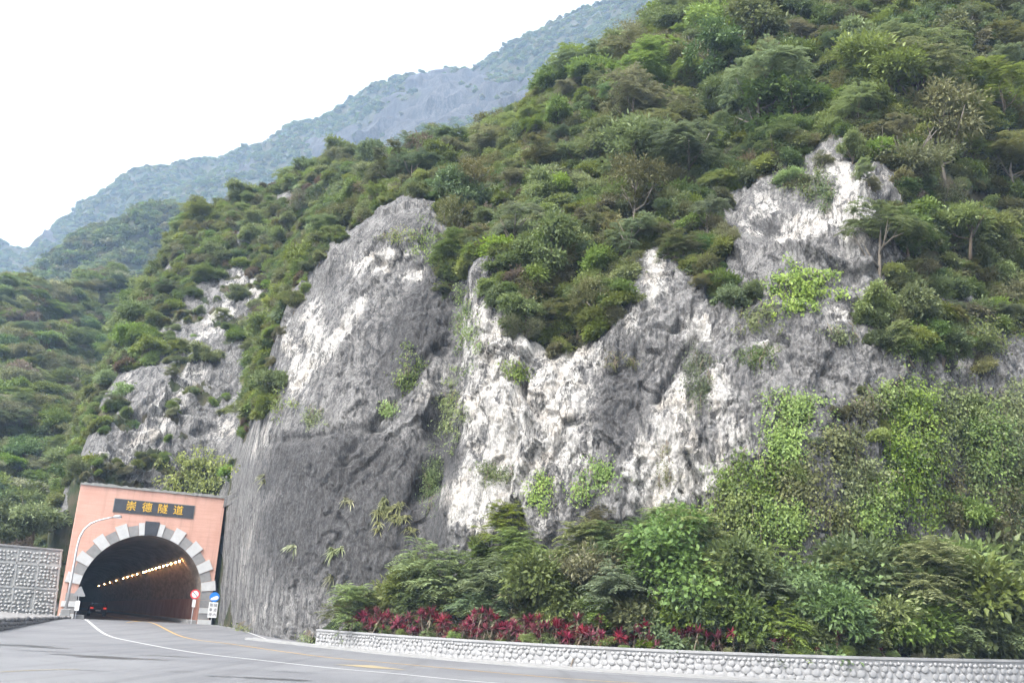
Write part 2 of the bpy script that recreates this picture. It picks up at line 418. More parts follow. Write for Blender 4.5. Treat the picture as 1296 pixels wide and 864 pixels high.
def ribbon(name, pts, w, mat, parent, lift=.008):
    pts = np.asarray(pts, float); n = 12; q = []
    for i in range(len(pts) - 1):
        a = pts[max(i - 1, 0)]; b = pts[i]; c = pts[i + 1]; d = pts[min(i + 2, len(pts) - 1)]
        for t_ in np.linspace(0, 1, n, endpoint=False):
            q.append(.5 * ((2 * b) + (-a + c) * t_ + (2 * a - 5 * b + 4 * c - d) * t_ ** 2 + (-a + 3 * b - 3 * c + d) * t_ ** 3))
    q.append(pts[-1]); q = np.array(q)
    tn = np.gradient(q, axis=0)[:, :2]; tn /= np.linalg.norm(tn, axis=1)[:, None]; nm = np.stack([-tn[:, 1], tn[:, 0]], 1)
    V = []
    for s in (-.5, .5):
        xy = q[:, :2] + nm * s * w; V.append(np.c_[xy, gz(xy[:, 0], xy[:, 1]) + lift])
    k = len(q); V = np.concatenate(V); i = np.arange(k - 1)
    return mobj(name, np_mesh(name, V, np.stack([i, i + 1, i + 1 + k, i + k], 1), mat), parent)
pl = [on_ground(*q) for q in ((105, 788.5), (131, 801), (171, 812), (243, 825), (329, 835), (420, 845), (499, 852), (615, 863), (760, 872), (1000, 885), (1300, 895))]
ribbon('edge_line', pl, .18, MAT['white_paint'], road)
pl = [on_ground(*q) for q in ((160, 787.3), (184, 793), (230, 805), (296, 815), (361, 824.5), (420, 832), (499, 839), (597, 848), (720, 858.5), (860, 867), (1050, 876), (1300, 884))]
ribbon('centre_line', pl, .16, MAT['yellow_paint'], road)
pl = [on_ground(*q) for q in ((250, 794.5), (296, 803), (350, 811.5), (420, 820.5), (499, 829.5), (597, 838), (720, 848.5), (836, 856.5), (1000, 865), (1150, 871))]
ribbon('edge_line', pl, .13, MAT['white_paint'], road)
pl = [on_ground(*q) for q in ((0, 850), (40, 848), (70, 847), (100, 846.5))]
ribbon('faded_line', pl, .08, MAT['faded_paint'], road)
# yellow wedge beside the centre line
w = [on_ground(*q) for q in ((424, 840.5), (470, 841.5), (515, 847.5), (470, 845))]
me = bpy.data.meshes.new('hatch_mark'); me.from_pydata([(p[0], p[1], p[2] + .009) for p in w], [], [(0, 1, 2, 3)]); me.materials.append(MAT['faded_paint']); mobj('hatch_mark', me, road)

# ------------------------------------------------------------------ hills
def cr(a, b, c, d, t_):
    return .5 * ((2 * b) + (-a + c) * t_ + (2 * a - 5 * b + 4 * c - d) * t_ ** 2 + (-a + 3 * b - 3 * c + d) * t_ ** 3)
def spline_axis(Pg, samples):
    """Catmull-Rom along axis 0; samples = list of counts per segment"""
    n = len(Pg); out = []
    for i in range(n - 1):
        a, b, c, d = Pg[max(i - 1, 0)], Pg[i], Pg[i + 1], Pg[min(i + 2, n - 1)]
        for t_ in np.linspace(0, 1, samples[i], endpoint=False): out.append(cr(a, b, c, d, t_))
    out.append(Pg[-1]); return np.array(out)
def grid_normals(G):
    du = np.gradient(G, axis=0); dv = np.gradient(G, axis=1); n = np.cross(du, dv)
    n /= np.linalg.norm(n, axis=2)[..., None] + 1e-9; return n
def blur_faces(nu, nv):
    i = np.arange(nu * nv).reshape(nu, nv)
    return np.stack([i[:-1, :-1], i[1:, :-1], i[1:, 1:], i[:-1, 1:]], -1).reshape(-1, 4)
def pip(px, py, poly):
    ins = np.zeros(len(px), bool); n = len(poly); j = n - 1
    for i in range(n):
        xi, yi = poly[i]; xj, yj = poly[j]
        c = ((yi > py) != (yj > py)) & (px < (xj - xi) * (py - yi) / (yj - yi + 1e-9) + xi)
        ins ^= c; j = i
    return ins

# -- front hill: each column runs from the foot up the rock face and the wooded slope to the crest: (px, py, distance)
A_COLS = [
 [(52, 730, 128), (58, 655, 129), (80, 600, 131), (112, 520, 138), (150, 440, 147), (190, 370, 158), (225, 320, 170)],
 [(60, 735, 97), (66, 655, 98), (92, 595, 101), (125, 510, 108), (165, 430, 117), (200, 360, 128), (238, 290, 140)],
 [(92, 775, 90.5), (98, 690, 90.5), (108, 607, 91.5), (146, 520, 98), (190, 440, 109), (232, 360, 121), (285, 268, 137)],
 [(180, 780, 90), (186, 690, 90), (198, 612, 91), (230, 520, 96), (268, 435, 105), (300, 360, 116), (345, 240, 136)],
 [(258, 786, 88.5), (268, 700, 88.5), (280, 622, 89), (300, 530, 92.5), (325, 450, 99), (350, 380, 107), (400, 212, 133)],
 [(283, 797, 81), (289, 700, 82), (292, 615, 83.5), (312, 525, 87), (338, 440, 93), (365, 360, 101), (430, 210, 131)],
 [(318, 803, 69), (324, 700, 70), (330, 600, 72), (342, 500, 75), (362, 400, 82), (400, 322, 93), (480, 215, 127)],
 [(398, 812, 58.5), (405, 700, 60), (412, 600, 62), (420, 480, 65), (430, 370, 70), (462, 278, 80), (540, 205, 120)],
 [(490, 818, 55.5), (500, 700, 57), (502, 600, 59), (506, 480, 62), (514, 360, 67), (535, 252, 75), (600, 195, 114)],
 [(532, 820, 54.8), (536, 700, 56.2), (550, 600, 58), (566, 480, 61), (580, 360, 65.5), (592, 275, 73), (655, 160, 109)],
 [(574, 822, 51), (578, 700, 52), (588, 600, 53.2), (604, 480, 54.8), (604, 370, 58), (628, 295, 65), (700, 130, 105)],
 [(700, 826, 48.5), (700, 700, 49.5), (700, 600, 50.5), (700, 490, 52), (705, 385, 54.5), (715, 300, 61), (770, 105, 100)],
 [(800, 830, 47.5), (800, 700, 48), (800, 600, 49), (800, 480, 50.5), (802, 360, 53.5), (812, 265, 61), (835, 45, 98)],
 [(900, 834, 46.5), (900, 700, 47.5), (900, 600, 48.5), (900, 480, 50), (902, 370, 53), (912, 275, 60), (930, -30, 96)],
 [(1000, 838, 47), (1000, 700, 47.8), (1000, 600, 48.6), (1000, 490, 50), (1002, 380, 53), (1010, 235, 59.5), (1030, -90, 95)],
 [(1110, 842, 48.5), (1110, 700, 49.3), (1110, 600, 50), (1110, 490, 51.5), (1110, 380, 54), (1110, 215, 60), (1130, -130, 97)],
 [(1230, 846, 52), (1230, 700, 52.6), (1230, 600, 53.5), (1230, 500, 55.5), (1230, 400, 59), (1230, 260, 66), (1250, -170, 103)],
 [(1370, 850, 57.5), (1370, 700, 58.5), (1370, 600, 60), (1370, 500, 62), (1370, 400, 66), (1370, 260, 73), (1390, -190, 112)],
 [(1530, 856, 65), (1530, 700, 66), (1530, 600, 68), (1530, 500, 71), (1530, 400, 75), (1530, 260, 82), (1550, -200, 122)],
]
def control(cols):
    K = []
    for c in cols:
        p = at(*np.array(c, float).T); foot = p[0].copy(); foot[2] = -1.5
        crest = p[-1]; back = crest + np.array([crest[0], crest[1], 0]) / np.hypot(*crest[:2]) * 30; back[2] -= 14
        K.append(np.concatenate([[foot], p, [back]]))
    return np.array(K)
KA = control(A_COLS)
su = [int(1.45 * q) for q in (14, 14, 24, 24, 14, 26, 36, 38, 32, 26, 40, 42, 42, 42, 44, 48, 48, 30)]
G = spline_axis(KA, su)                                   # along the road
sv = [8, 60, 62, 74, 74, 66, 76, 6]
G = np.swapaxes(spline_axis(np.swapaxes(G, 0, 1), sv), 0, 1)
NU, NV = G.shape[:2]
N = grid_normals(G)
if N[NU // 2, NV // 3, 1] > 0: N = -N
PX, PY = proj(G.reshape(-1, 3))

ROCK_POLY = [(283, 812), (283, 640), (296, 560), (335, 540), (345, 440), (365, 395), (412, 325), (432, 285), (500, 250), (552, 250), (570, 300), (562, 380), (585, 350), (620, 310), (652, 330), (625, 395), (690, 425), (740, 405), (782, 392), (800, 330), (840, 302), (858, 340), (885, 345), (930, 390), (975, 405), (1050, 400), (1090, 425), (1140, 452), (1230, 448), (1236, 500), (1080, 505), (990, 515), (950, 560), (900, 660), (830, 660), (700, 700), (560, 680), (500, 720), (430, 760), (400, 815)]
ROCK2 = [(925, 262), (960, 250), (1040, 198), (1085, 192), (1128, 240), (1150, 285), (1185, 305), (1105, 360), (1092, 410), (1000, 425), (935, 410), (922, 330)]
SLABS = [(108, 615), (120, 560), (165, 480), (235, 375), (290, 345), (338, 348), (338, 385), (300, 410), (315, 470), (335, 540), (290, 620)]
VINEZONE = [(960, 490), (1300, 470), (1340, 840), (1100, 830), (920, 760), (900, 640)]
WHITE = [(390, 440, 15, 58, 12), (366, 455, 7, 44), (432, 420, 60, 9, -50, .9), (478, 338, 32, 16), (500, 325, 26, 6), (520, 350, 24, 6, 0, .8), (545, 485, 50, 20, -40, .45), (430, 300, 25, 8, 0, .5),
 (600, 425, 22, 60), (640, 480, 40, 110), (600, 520, 18, 60, 15), (680, 430, 80, 26), (660, 560, 90, 90), (705, 500, 40, 70), (620, 640, 60, 40), (730, 440, 40, 30, 0, .8), (740, 560, 35, 60, 0, .5),
 (830, 345, 15, 40), (805, 390, 12, 28), (885, 415, 16, 26), (860, 530, 30, 70), (885, 600, 50, 45), (830, 595, 34, 55), (910, 500, 14, 40), (940, 560, 25, 40, 0, .6), (770, 600, 25, 40, 0, .5),
 (1080, 260, 34, 48, -15), (1035, 288, 60, 16), (1060, 222, 25, 16), (970, 275, 20, 26, 20, .8), (1000, 300, 50, 9), (1075, 310, 22, 40, 10, .7), (1218, 466, 10, 12), (1060, 412, 16, 9), (1100, 400, 10, 14, 0, .6), (960, 455, 18, 10, 0, .8),
 (312, 368, 26, 22, 0, .8), (275, 400, 24, 14, -30), (265, 425, 22, 9, -20, .9), (215, 505, 50, 20, -30, .62), (190, 550, 40, 22, -30, .75), (240, 470, 40, 24, -30, .5), (150, 590, 36, 16, 0, .7), (285, 540, 26, 20, -30, .6), (160, 490, 10, 25, 20, .6), (330, 560, 25, 30, 0, .55), (310, 700, 14, 80, 10, .42), (330, 770, 30, 24, 0, .45), (1190, 660, 20, 50, 0, .35)]
DARK = [(420, 360, 30, 40, 20, .45), (520, 290, 40, 24, 0, .5), (480, 470, 40, 60, 30, .5), (720, 470, 14, 60, 0, .5), (975, 420, 50, 26, 0, .45), (450, 600, 130, 55), (480, 680, 100, 70), (390, 680, 70, 70, 0, .9), (525, 420, 38, 100, 30, .95), (560, 560, 40, 90, 10, .75), (370, 560, 50, 26, -20, .6), (785, 500, 40, 110, 0, .72), (740, 640, 40, 40, 0, .5), (575, 420, 22, 80, 10, .5), (1020, 470, 70, 60, 0, .42), (1050, 620, 120, 90, 0, .45), (980, 290, 30, 30, 0, .6), (1210, 680, 90, 60, 0, .4), (620, 375, 30, 26, 0, .4), (880, 380, 30, 50, 0, .3)]
p0 = G.reshape(-1, 3)
wob = fbm(p0 * .22, 3, 11) * 16
wob2 = fbm(p0 * .22 + 50, 3, 21) * 16
jx, jy = PX + wob, PY + wob2
rockm = (pip(jx, jy, ROCK_POLY) | pip(jx, jy, ROCK2)).astype(float)
slab = pip(jx, jy, SLABS).astype(float)
vinez = pip(jx, jy, VINEZONE).astype(float)
slab_rock = slab * (fbm(p0 @ np.array([[.8, .1, -.3], [.1, .5, .1], [.5, .1, .9]]) * .30 + 9, 3, 31) > -.2)
below = (PY > 690) & (PX > 400)
expo = np.clip(np.maximum(rockm, np.maximum(slab_rock, vinez * .8)), 0, 1)
loose = fbm(p0 * .13 + 30, 3, 71)
expo2 = np.maximum(expo, ((loose > .42) & (PX < 620)) * .9)
expo2 = np.maximum(expo2, ((PX > 1080) & (PY > 380) & (PY < 500) & (loose > .1)) * .8)
def gblur(m, it=6):
    g = m.reshape(NU, NV).astype(float)
    for _ in range(it):
        q = np.pad(g, 1, 'edge'); g = (q[:-2, 1:-1] + q[2:, 1:-1] + q[1:-1, :-2] + q[1:-1, 2:] + g) / 5
    return g.ravel()
# displacement
ns = p0 * np.array([1, 1, .32])
wp0 = ns + np.stack([fbm(p0 * .5, 2, 81), fbm(p0 * .5, 2, 82), fbm(p0 * .5, 2, 83)], 1) * .5
disp = fbm(p0 * .075, 3, 1) * 1.5 + fbm(ns * .30, 3, 5) * .18 + facets(wp0 * .20, 91, .35) * 1.0 + facets(wp0 * .62, 95, .4) * .58 + facets(wp0 * 1.5, 92, .5) * .26 + facets(wp0 * 4.0, 93, .7) * .12
strata = p0 @ np.array([.35, .25, .9]) * .55 + fbm(p0 * .3, 2, 41) * .9
saw = (strata - np.floor(strata)); disp = disp + gblur(slab, 20) * (saw ** 2 - .4) * 1.1
chunk = p0 @ np.array([.5, -.2, .45]) * .32 + fbm(p0 * .25, 2, 43) * 1.1
ch = chunk - np.floor(chunk); disp += gblur(rockm, 20) * (np.minimum(ch * 1.3, 1) - np.maximum((ch - .85) / .15, 0)) * .22
smooth_zone = blobs(PX, PY, [(450, 640, 150, 120), (520, 440, 50, 100, 20)])
disp = disp * (1 - .5 * np.clip(smooth_zone, 0, 1)) * (1 - np.exp(-((PX - 298) / 34) ** 2) * sstep(470, 560, PY))
# gully and ledges
disp -= 1.5 * np.exp(-((PX + wob - (592 + (PY - 350) * -.2)) / 14) ** 2) * sstep(330, 390, PY) * sstep(690, 600, PY)
disp -= 1.3 * np.exp(-((PX - 985) / 26) ** 2 - ((PY - 300) / 34) ** 2)
disp += 1.4 * np.exp(-((PX - 1075) / 40) ** 2 - ((PY - 255) / 50) ** 2)
for (xa, ya, xb, yb, wd, am) in ((830, 500, 880, 420, 5, .7), (940, 330, 1090, 345, 6, -.8), (440, 590, 560, 430, 5, .5), (340, 560, 480, 545, 5, .45), (645, 640, 660, 470, 4, .5), (1000, 470, 1070, 500, 4, .4), (700, 500, 720, 400, 4, .4)):
    tt = np.clip(((PX - xa) * (xb - xa) + (PY - ya) * (yb - ya)) / ((xb - xa) ** 2 + (yb - ya) ** 2), 0, 1)
    dd = np.hypot(PX - (xa + tt * (xb - xa)), PY - (ya + tt * (yb - ya))) + wob * .25; disp -= am * np.exp(-(dd / wd) ** 2)
vd = p0 - EYE; vd /= np.linalg.norm(vd, axis=1)[:, None]
facing = gblur(np.abs((vd * N.reshape(-1, 3)).sum(1)), 10); disp = disp * np.maximum(np.clip(facing * 2.2 - .35, .0, 1), .55 * sstep(335, 375, PX) * sstep(640, 560, PY))
tx, ty, tz = to_t(p0)
near_portal = sstep(3.0, 6.0, np.abs(ty - 4)) ; inport = (tx > -6.5) & (tx < 6.6) & (tz < 12.0) & (ty < 9)
disp = np.where(inport, np.clip(disp, -.4, .1), disp)
p1 = p0 + N.reshape(-1, 3) * disp[:, None]
ss = tx > 6.0
GA = p1.reshape(NU, NV, 3)
tx, ty, tz = to_t(p1)
bad = (ty < 2.4) & (tx > -5.5) & (tx < 6.2) & (tz < 11.6)        # never bulge through the portal
p1[bad] += TA * (2.4 - ty[bad])[:, None]
white = np.clip(blobs(PX + wob * .5, PY + wob2 * .5, WHITE), 0, 1) * (.86 + .5 * fbm(p0 * np.array([.9, .9, .4]), 3, 51))
dark = blobs(PX + wob * .7, PY + wob2 * .7, DARK)
soil = 1 - np.clip(expo2, 0, 1)
colr = np.stack([np.clip(white, 0, 1), np.clip(dark, 0, 1), np.clip(soil, 0, 1), np.ones(len(p1))], 1).astype(np.float32)
FA = blur_faces(NU, NV)
c = p1[FA].mean(1); cx_, cy2, cz_ = to_t(c)
hole = (np.abs(cx_ - TC) < 5.3) & (cz_ < 8.0) & (cy2 < 345)
FA = FA[~hole]
cliff = mobj('cliff', np_mesh('cliff', p1, FA, MAT['rock'], False, {'rock': ('FLOAT_COLOR', colr)}))
tag(cliff, kind='structure')
PX1, PY1 = proj(p1); N1 = grid_normals(p1.reshape(NU, NV, 3)).reshape(-1, 3)
if N1.reshape(NU, NV, 3)[NU // 2, NV // 3, 1] > 0: N1 = -N1
RD1 = np.hypot(p1[:, 0], p1[:, 1])
KD = kdtree.KDTree(len(p1))
for i in range(len(p1)): KD.insert((PX1[i], PY1[i], 0), i)
KD.balance()
def surf(px, py):
    """visible front-hill surface point, normal"""
    best = None
    for co, i, d in KD.find_n((px, py, 0), 14):
        if d > 9: continue
        if best is None or RD1[i] < RD1[best] - .3: best = i
    if best is None: best = KD.find((px, py, 0))[1]
    return p1[best], N1[best]

def hill(name, cols, su_, sv_, amp, freq, mat, rockL=(), white_=.15, rough=0):
    K = control(cols); g = spline_axis(K, su_); g = np.swapaxes(spline_axis(np.swapaxes(g, 0, 1), sv_), 0, 1)
    nu, nv = g.shape[:2]; n = grid_normals(g); n = n if n[nu // 2, nv // 2, 1] < 0 else -n
    q = g.reshape(-1, 3); d = fbm(q * freq, 5, 61) * amp + (ridged(q * freq * 2.3, 2, 64) - 1) * amp * .35
    x, y = proj(q)
    rk = np.clip(blobs(x + fbm(q * freq * 3, 3, 5) * 22, y + fbm(q * freq * 3 + 9, 3, 6) * 16, rockL), 0, 1) * np.clip(1 + 1.1 * fbm(q * freq * 5, 3, 8), 0, 1.3) if rockL else np.zeros(len(q))
    if rough: d = d + (facets(q * .022, 7, .6) * rough + facets(q * .07, 8, .8) * rough * .5) * np.clip(rk * 1.5, 0, 1)
    q2 = q + n.reshape(-1, 3) * d[:, None]
    col = np.stack([white_ * rk, 0 * rk, 1 - np.clip(rk * 1.6, 0, 1), np.ones(len(q))], 1).astype(np.float32)
    fc = blur_faces(nu, nv); cc = q2[fc].mean(1); hx, hy, hz_ = to_t(cc); fc = fc[~((np.abs(hx - TC) < 5.6) & (hz_ < 8.6) & (hy > 0) & (hy < 345))]   # the tunnel passes through
    o = mobj(name, np_mesh(name, q2, fc, mat, True, {'rock': ('FLOAT_COLOR', col)}))
    tag(o, kind='structure'); return q2, n.reshape(-1, 3), rk, (nu, nv)

C_COLS = [[(x, 725, r0), (x, 610, r0 + 22), (x, 510, r0 + 48), (x, 430, r0 + 78), (x, yr, r0 + 108)] for x, yr, r0 in ((-260, 372, 118), (-140, 368, 112), (-40, 366, 108), (30, 368, 108), (75, 372, 112), (130, 362, 128), (200, 355, 150), (300, 340, 170), (400, 330, 190))]
qc, ncn, rkc, shc = hill('hillside', C_COLS, [26] * 8, [6, 24, 24, 24, 24, 4], 3.0, .04, MAT['rock'])
D_COLS = [[(x, 470, r0 - 130), (x, (470 + yr) / 2, r0 - 60), (x, yr, r0)] for x, yr, r0 in ((-260, 430, 520), (-100, 385, 500), (0, 365, 480), (40, 342, 470), (91, 318, 460), (146, 293, 450), (190, 276, 440), (240, 268, 430), (300, 262, 425), (420, 255, 420))]
qd, nd, rkd, shd = hill('far_hill', D_COLS, [16] * 9, [4, 20, 20, 4], 9, .012, MAT['rock_far'])
E_R = ((-330, 400, 1180), (-200, 356, 1150), (-90, 324, 1120), (0, 305, 1090), (36, 301, 1075), (65, 279, 1060), (130, 256, 1030), (175, 230, 1010), (220, 218, 990), (282, 198, 960), (327, 187, 940), (382, 158, 920), (440, 128, 890), (498, 103, 860), (570, 90, 830), (641, 61, 800), (715, 24, 770), (761, 4, 750), (830, -40, 720), (930, -90, 690), (1050, -130, 670))
E_COLS = [[(x, max(yr + 190, 330), r0 * .62), (x, yr + 120, r0 * .72), (x, yr + 60, r0 * .84), (x, yr, r0)] for x, yr, r0 in E_R]
E_ROCK = [(560, 128, 75, 30, -12), (490, 160, 50, 26, -20), (620, 110, 60, 18), (640, 135, 50, 18), (455, 180, 24, 14), (48, 294, 9, 6), (68, 296, 9, 6), (300, 220, 26, 9, -20, .8), (270, 216, 6, 4), (400, 185, 30, 14, 0, .7), (415, 160, 10, 6, 0, .6)]
qe, ne, rke, she = hill('mountain', E_COLS, [16] * 20, [4, 30, 44, 50, 4], 16, .007, MAT['rock_far'], E_ROCK, white_=.32, rough=9)

# ------------------------------------------------------------------ tunnel portal
def text_mesh(body, size, depth, mat, weight=0.0):
    cu = bpy.data.curves.new('txt', 'FONT'); cu.body = body; cu.size = size; cu.align_x = 'CENTER'; cu.align_y = 'CENTER'
    cu.extrude = depth; cu.offset = weight; cu.resolution_u = 2
    o = bpy.data.objects.new('txt', cu); COL.objects.link(o)
    dg = bpy.context.evaluated_depsgraph_get(); me = bpy.data.meshes.new_from_object(o.evaluated_get(dg))
    bpy.data.objects.remove(o); bpy.data.curves.remove(cu)
    me.transform(Matrix.Rotation(R(90), 4, 'X')); me.materials.clear(); me.materials.append(mat); return me

portal = empty('tunnel_portal', tuple(TO), TPHI, 'salmon pink tunnel portal with grey and white marble arch under the cliff', 'tunnel')
X0, X1, ZB, ZT = -5.37, 6.30, .2, 11.18
def arch(n, rad, zb):
    L = [(TC - rad, zb), (TC - rad, (zb + TSP) / 2)]
    L += [(TC + rad * math.cos(a), TSP + rad * math.sin(a)) for a in np.linspace(math.pi, 0, n)]
    return L + [(TC + rad, (zb + TSP) / 2), (TC + rad, zb)]
def outer(x, z):
    if z <= TSP + 1e-6: return (X0 if x < TC else X1, z)
    dx, dz = x - TC, z - TSP; t_ = 1e9
    if dx > 1e-6: t_ = min(t_, (X1 - TC) / dx)
    if dx < -1e-6: t_ = min(t_, (X0 - TC) / dx)
    if dz > 1e-6: t_ = min(t_, (ZT - TSP) / dz)
    return (TC + dx * t_, TSP + dz * t_)
ang = sorted(set(list(np.linspace(math.pi, 0, 49)) + [math.atan2(ZT - TSP, X1 - TC), math.atan2(ZT - TSP, X0 - TC)]), reverse=True)
inn = [(TC - TRAD, ZB), (TC - TRAD, 1.4)] + [(TC + TRAD * math.cos(a), TSP + TRAD * math.sin(a)) for a in ang] + [(TC + TRAD, 1.4), (TC + TRAD, ZB)]
m = MB(); v = []; f = []
for (x, z) in inn:
    ox, oz = outer(x, z); v += [(x, 0, z), (ox, 0, oz), (ox, 2.2, oz), (x, 2.2, z)]
for i in range(len(inn) - 1):
    a, b = 4 * i, 4 * i + 4
    f += [(a, a + 1, b + 1, b), (a + 1, a + 2, b + 2, b + 1), (a + 2, a + 3, b + 3, b + 2)]
m.add(v, f); m.build('face_wall', MAT['plaster'], portal)
# ragged weathered coping along the top
rng = random.Random(4); m = MB(); n = 60
xs = [X0 - .06 + (X1 - X0 + .12) * k / n for k in range(n + 1)]; v = []; f = []
for x in xs:
    h = .10 + rng.random() * .13; y = -.07 - rng.random() * .05
    v += [(x, y, ZT - .03 - rng.random() * .03), (x, y + .02, ZT + h), (x, 2.3, ZT + h * .8), (x, 2.3, ZT - .03)]
for k in range(n):
    a, b = 4 * k, 4 * k + 4
    f += [(a + j, a + (j + 1) % 4, b + (j + 1) % 4, b + j) for j in range(4)]
f += [(0, 1, 2, 3), tuple(4 * n + j for j in (3, 2, 1, 0))]
m.add(v, f); m.build('coping', MAT['dark_concrete'], portal)
# voussoirs
def wedge(a0, a1, r0, r1, mat, name, y=-.10):
    ns = 4; A = np.linspace(R(a0), R(a1), ns)
    poly = [(TC + r0 * math.cos(a), TSP + r0 * math.sin(a)) for a in A]
    am = (R(a0) + R(a1)) / 2; hw = (r1) * math.sin(abs(R(a1) - R(a0)) / 2) * .97
    c = (TC + r1 * math.cos(am), TSP + r1 * math.sin(am)); tn = (-math.sin(am), math.cos(am)); sg = 1 if a1 > a0 else -1
    poly += [(c[0] + tn[0] * hw * sg, c[1] + tn[1] * hw * sg), (c[0] - tn[0] * hw * sg, c[1] - tn[1] * hw * sg)]
    return MB().prism(poly, y, .05).build(name, mat, portal)
wedge(84.3, 95.7, TRAD - .02, TRAD + 1.12, MAT['granite'], 'keystone', -.16)
edges = [5.8, 10.8, 19.5, 29, 38.5, 48, 57.5, 66.5, 75.5, 84, 92.3]
for s_ in (1, -1):
    for k in range(len(edges) - 1):
        w_ = k % 2 == 0
        wedge(90 - s_ * (edges[k] + .12), 90 - s_ * (edges[k + 1] - .12), TRAD - .02, TRAD + ((1.12 if k else 1.0) if w_ else .82), MAT['marble_white'] if w_ else MAT['marble_grey'], 'voussoir', -.12 if w_ else -.07)
    zz = 2.50; k = 1
    for h in (.0, .62, .46, .50, .46, .40):
        if h == 0: continue
        w_ = k % 2 == 0; d = 1.05 if w_ else .85
        a, b = (TC + TRAD - .02, TC + TRAD + d) if s_ > 0 else (TC - TRAD - d, TC - TRAD + .02)
        MB().box(a, b, -.12 if w_ else -.07, .05, zz - h + .01, zz - .01, .015).build('jamb_block', MAT['marble_white'] if w_ else MAT['marble_grey'], portal); zz -= h; k += 1
# name plaque
plq = MB().box(-2.66, 3.84, -.05, .05, 9.14, 10.29).build('name_plaque', MAT['dark_concrete'], portal)
pw = 6.40 / 5
for k in range(5): MB().box(-2.61 + k * pw + .006, -2.61 + (k + 1) * pw - .006, -.075, -.04, 9.18, 10.25, .008).build('slab', MAT['granite'], plq)
for k, chh in enumerate('\u5d07\u5fb7\u96a7\u9053'):
    me = text_mesh(chh, .84, .015, MAT['gold'], .004); o = mobj('character', me, plq); o.location = (-1.27 + k * 1.26, -.095, 9.71)
# lining, dado, kerbs and tunnel road
def extr(name, prof, y0, y1, n, mat, parent, smooth=True, flip=False):
    ys = np.linspace(y0, y1, n) if np.isscalar(n) else n; V = np.array([(x, y, z) for y in ys for x, z in prof]); k = len(prof); i = np.arange(len(ys) * k).reshape(len(ys), k)
    Fc = np.stack([i[:-1, :-1], i[:-1, 1:], i[1:, 1:], i[1:, :-1]], -1).reshape(-1, 4)
    return mobj(name, np_mesh(name, V, Fc, mat, smooth), parent)
extr('lining', arch(40, TRAD - .03, .3), .02, 330, 34, MAT['lining'], portal)
for sx in (-1, 1):
    x = TC + sx * (TRAD - .06)
    extr('dado', [(x, .3), (x, 2.65)], .06, 330, 34, MAT['dado'], portal, False)
    b = MB().box(min(x, x - sx * .75), max(x, x - sx * .75), .2 if sx > 0 else .2, 330, .3, .86, .02); b.build('footway', MAT['concrete'], portal)
extr('end_wall', [(TC - 5, .3), (TC - 5, 8)], 0, 1, np.array([0., 1.]), MAT['lining'], portal)
portal.children[-1].matrix_local = Matrix.Identity(4)
me = portal.children[-1].data
for q, cc in zip(me.vertices, ((TC - 5, 330, .3), (TC - 5, 330, 8), (TC + 5, 330, .3), (TC + 5, 330, 8))): q.co = cc
troad = empty('tunnel_road', tuple(TO), TPHI); tag(troad, kind='structure')
extr('carriageway', [(TC - TRAD - .1, RZ + .004), (TC + TRAD + .1, RZ + .004)], -1.5, 330, np.r_[np.linspace(-1.5, 10, 8), np.linspace(20, 330, 20)], MAT['asphalt'], troad, False)
for x, mt, nm in ((TC - .09, 'yellow_paint', 'centre_line'), (TC + .15, 'yellow_paint', 'centre_line'), (TC - 3.7, 'white_paint', 'edge_line'), (TC + 3.7, 'white_paint', 'edge_line')):
    extr(nm, [(x - .06, RZ + .012), (x + .06, RZ + .012)], -1.4, 330, 8, MAT[mt], troad, False)

# lit lamps along the vault
for k, dep in enumerate((90.2, 93.1, 96.4, 99.6, 102.9, 106.7, 110, 113.9, 117.4, 121, 124.3, 133, 140.7, 148.5, 156.7, 172.8, 188.7, 206, 227)):
    y = dep - 84.7
    e = empty('tunnel_lamp', tuple(tl(3.83, y, 5.85)), TPHI, ('first', 'second', 'third', 'fourth', 'fifth', 'sixth', 'seventh', 'eighth', 'ninth', 'tenth', 'eleventh', 'twelfth', 'thirteenth', 'fourteenth', 'fifteenth', 'sixteenth', 'seventeenth', 'eighteenth', 'last')[k] + ' glowing orange lamp of the row inside the tunnel, counted from its mouth', 'lamp', 'lit lamps along the tunnel vault')
    e.rotation_euler = (0, R(-40), TPHI)
    MB().box(-.14, .14, -.3, .3, 0, .18, .03).build('housing', MAT['sign_back'], e)
    MB().box(-.07, .07, -.09, .09, -.10, -.004, .02).build('lens', MAT['glow'], e)

# ------------------------------------------------------------------ car in the tunnel
p = at(122, 776, 116); q = to_t(p)
car = empty('car', tuple(tl(float(q[0]), float(q[1]), RZ + .006)), TPHI, 'dark car with red tail lights driving inside the tunnel', 'car')
side = [(-2.1, .35), (-2.15, .8), (-1.95, 1.0), (-1.55, 1.05), (-1.0, 1.42), (.3, 1.45), (1.05, 1.02), (1.95, .88), (2.12, .6), (2.08, .35)]
bm = bmesh.new()
def carpoly(sec, w, bm=bm):
    L = [bm.verts.new((-w(z), y, z)) for y, z in sec]; Rr = [bm.verts.new((w(z), y, z)) for y, z in sec]
    bm.faces.new(L); bm.faces.new(Rr[::-1]); n = len(sec)
    for i in range(n): bm.faces.new((L[i], Rr[i], Rr[(i + 1) % n], L[(i + 1) % n]))
carpoly(side, lambda z: .86 if z < 1.06 else .66)
bmesh.ops.recalc_face_normals(bm, faces=bm.faces); bmesh.ops.bevel(bm, geom=bm.edges[:], offset=.05, segments=2, affect='EDGES')
me = bpy.data.meshes.new('body'); bm.to_mesh(me); bm.free(); me.materials.append(MAT['car_paint']); mobj('body', me, car)
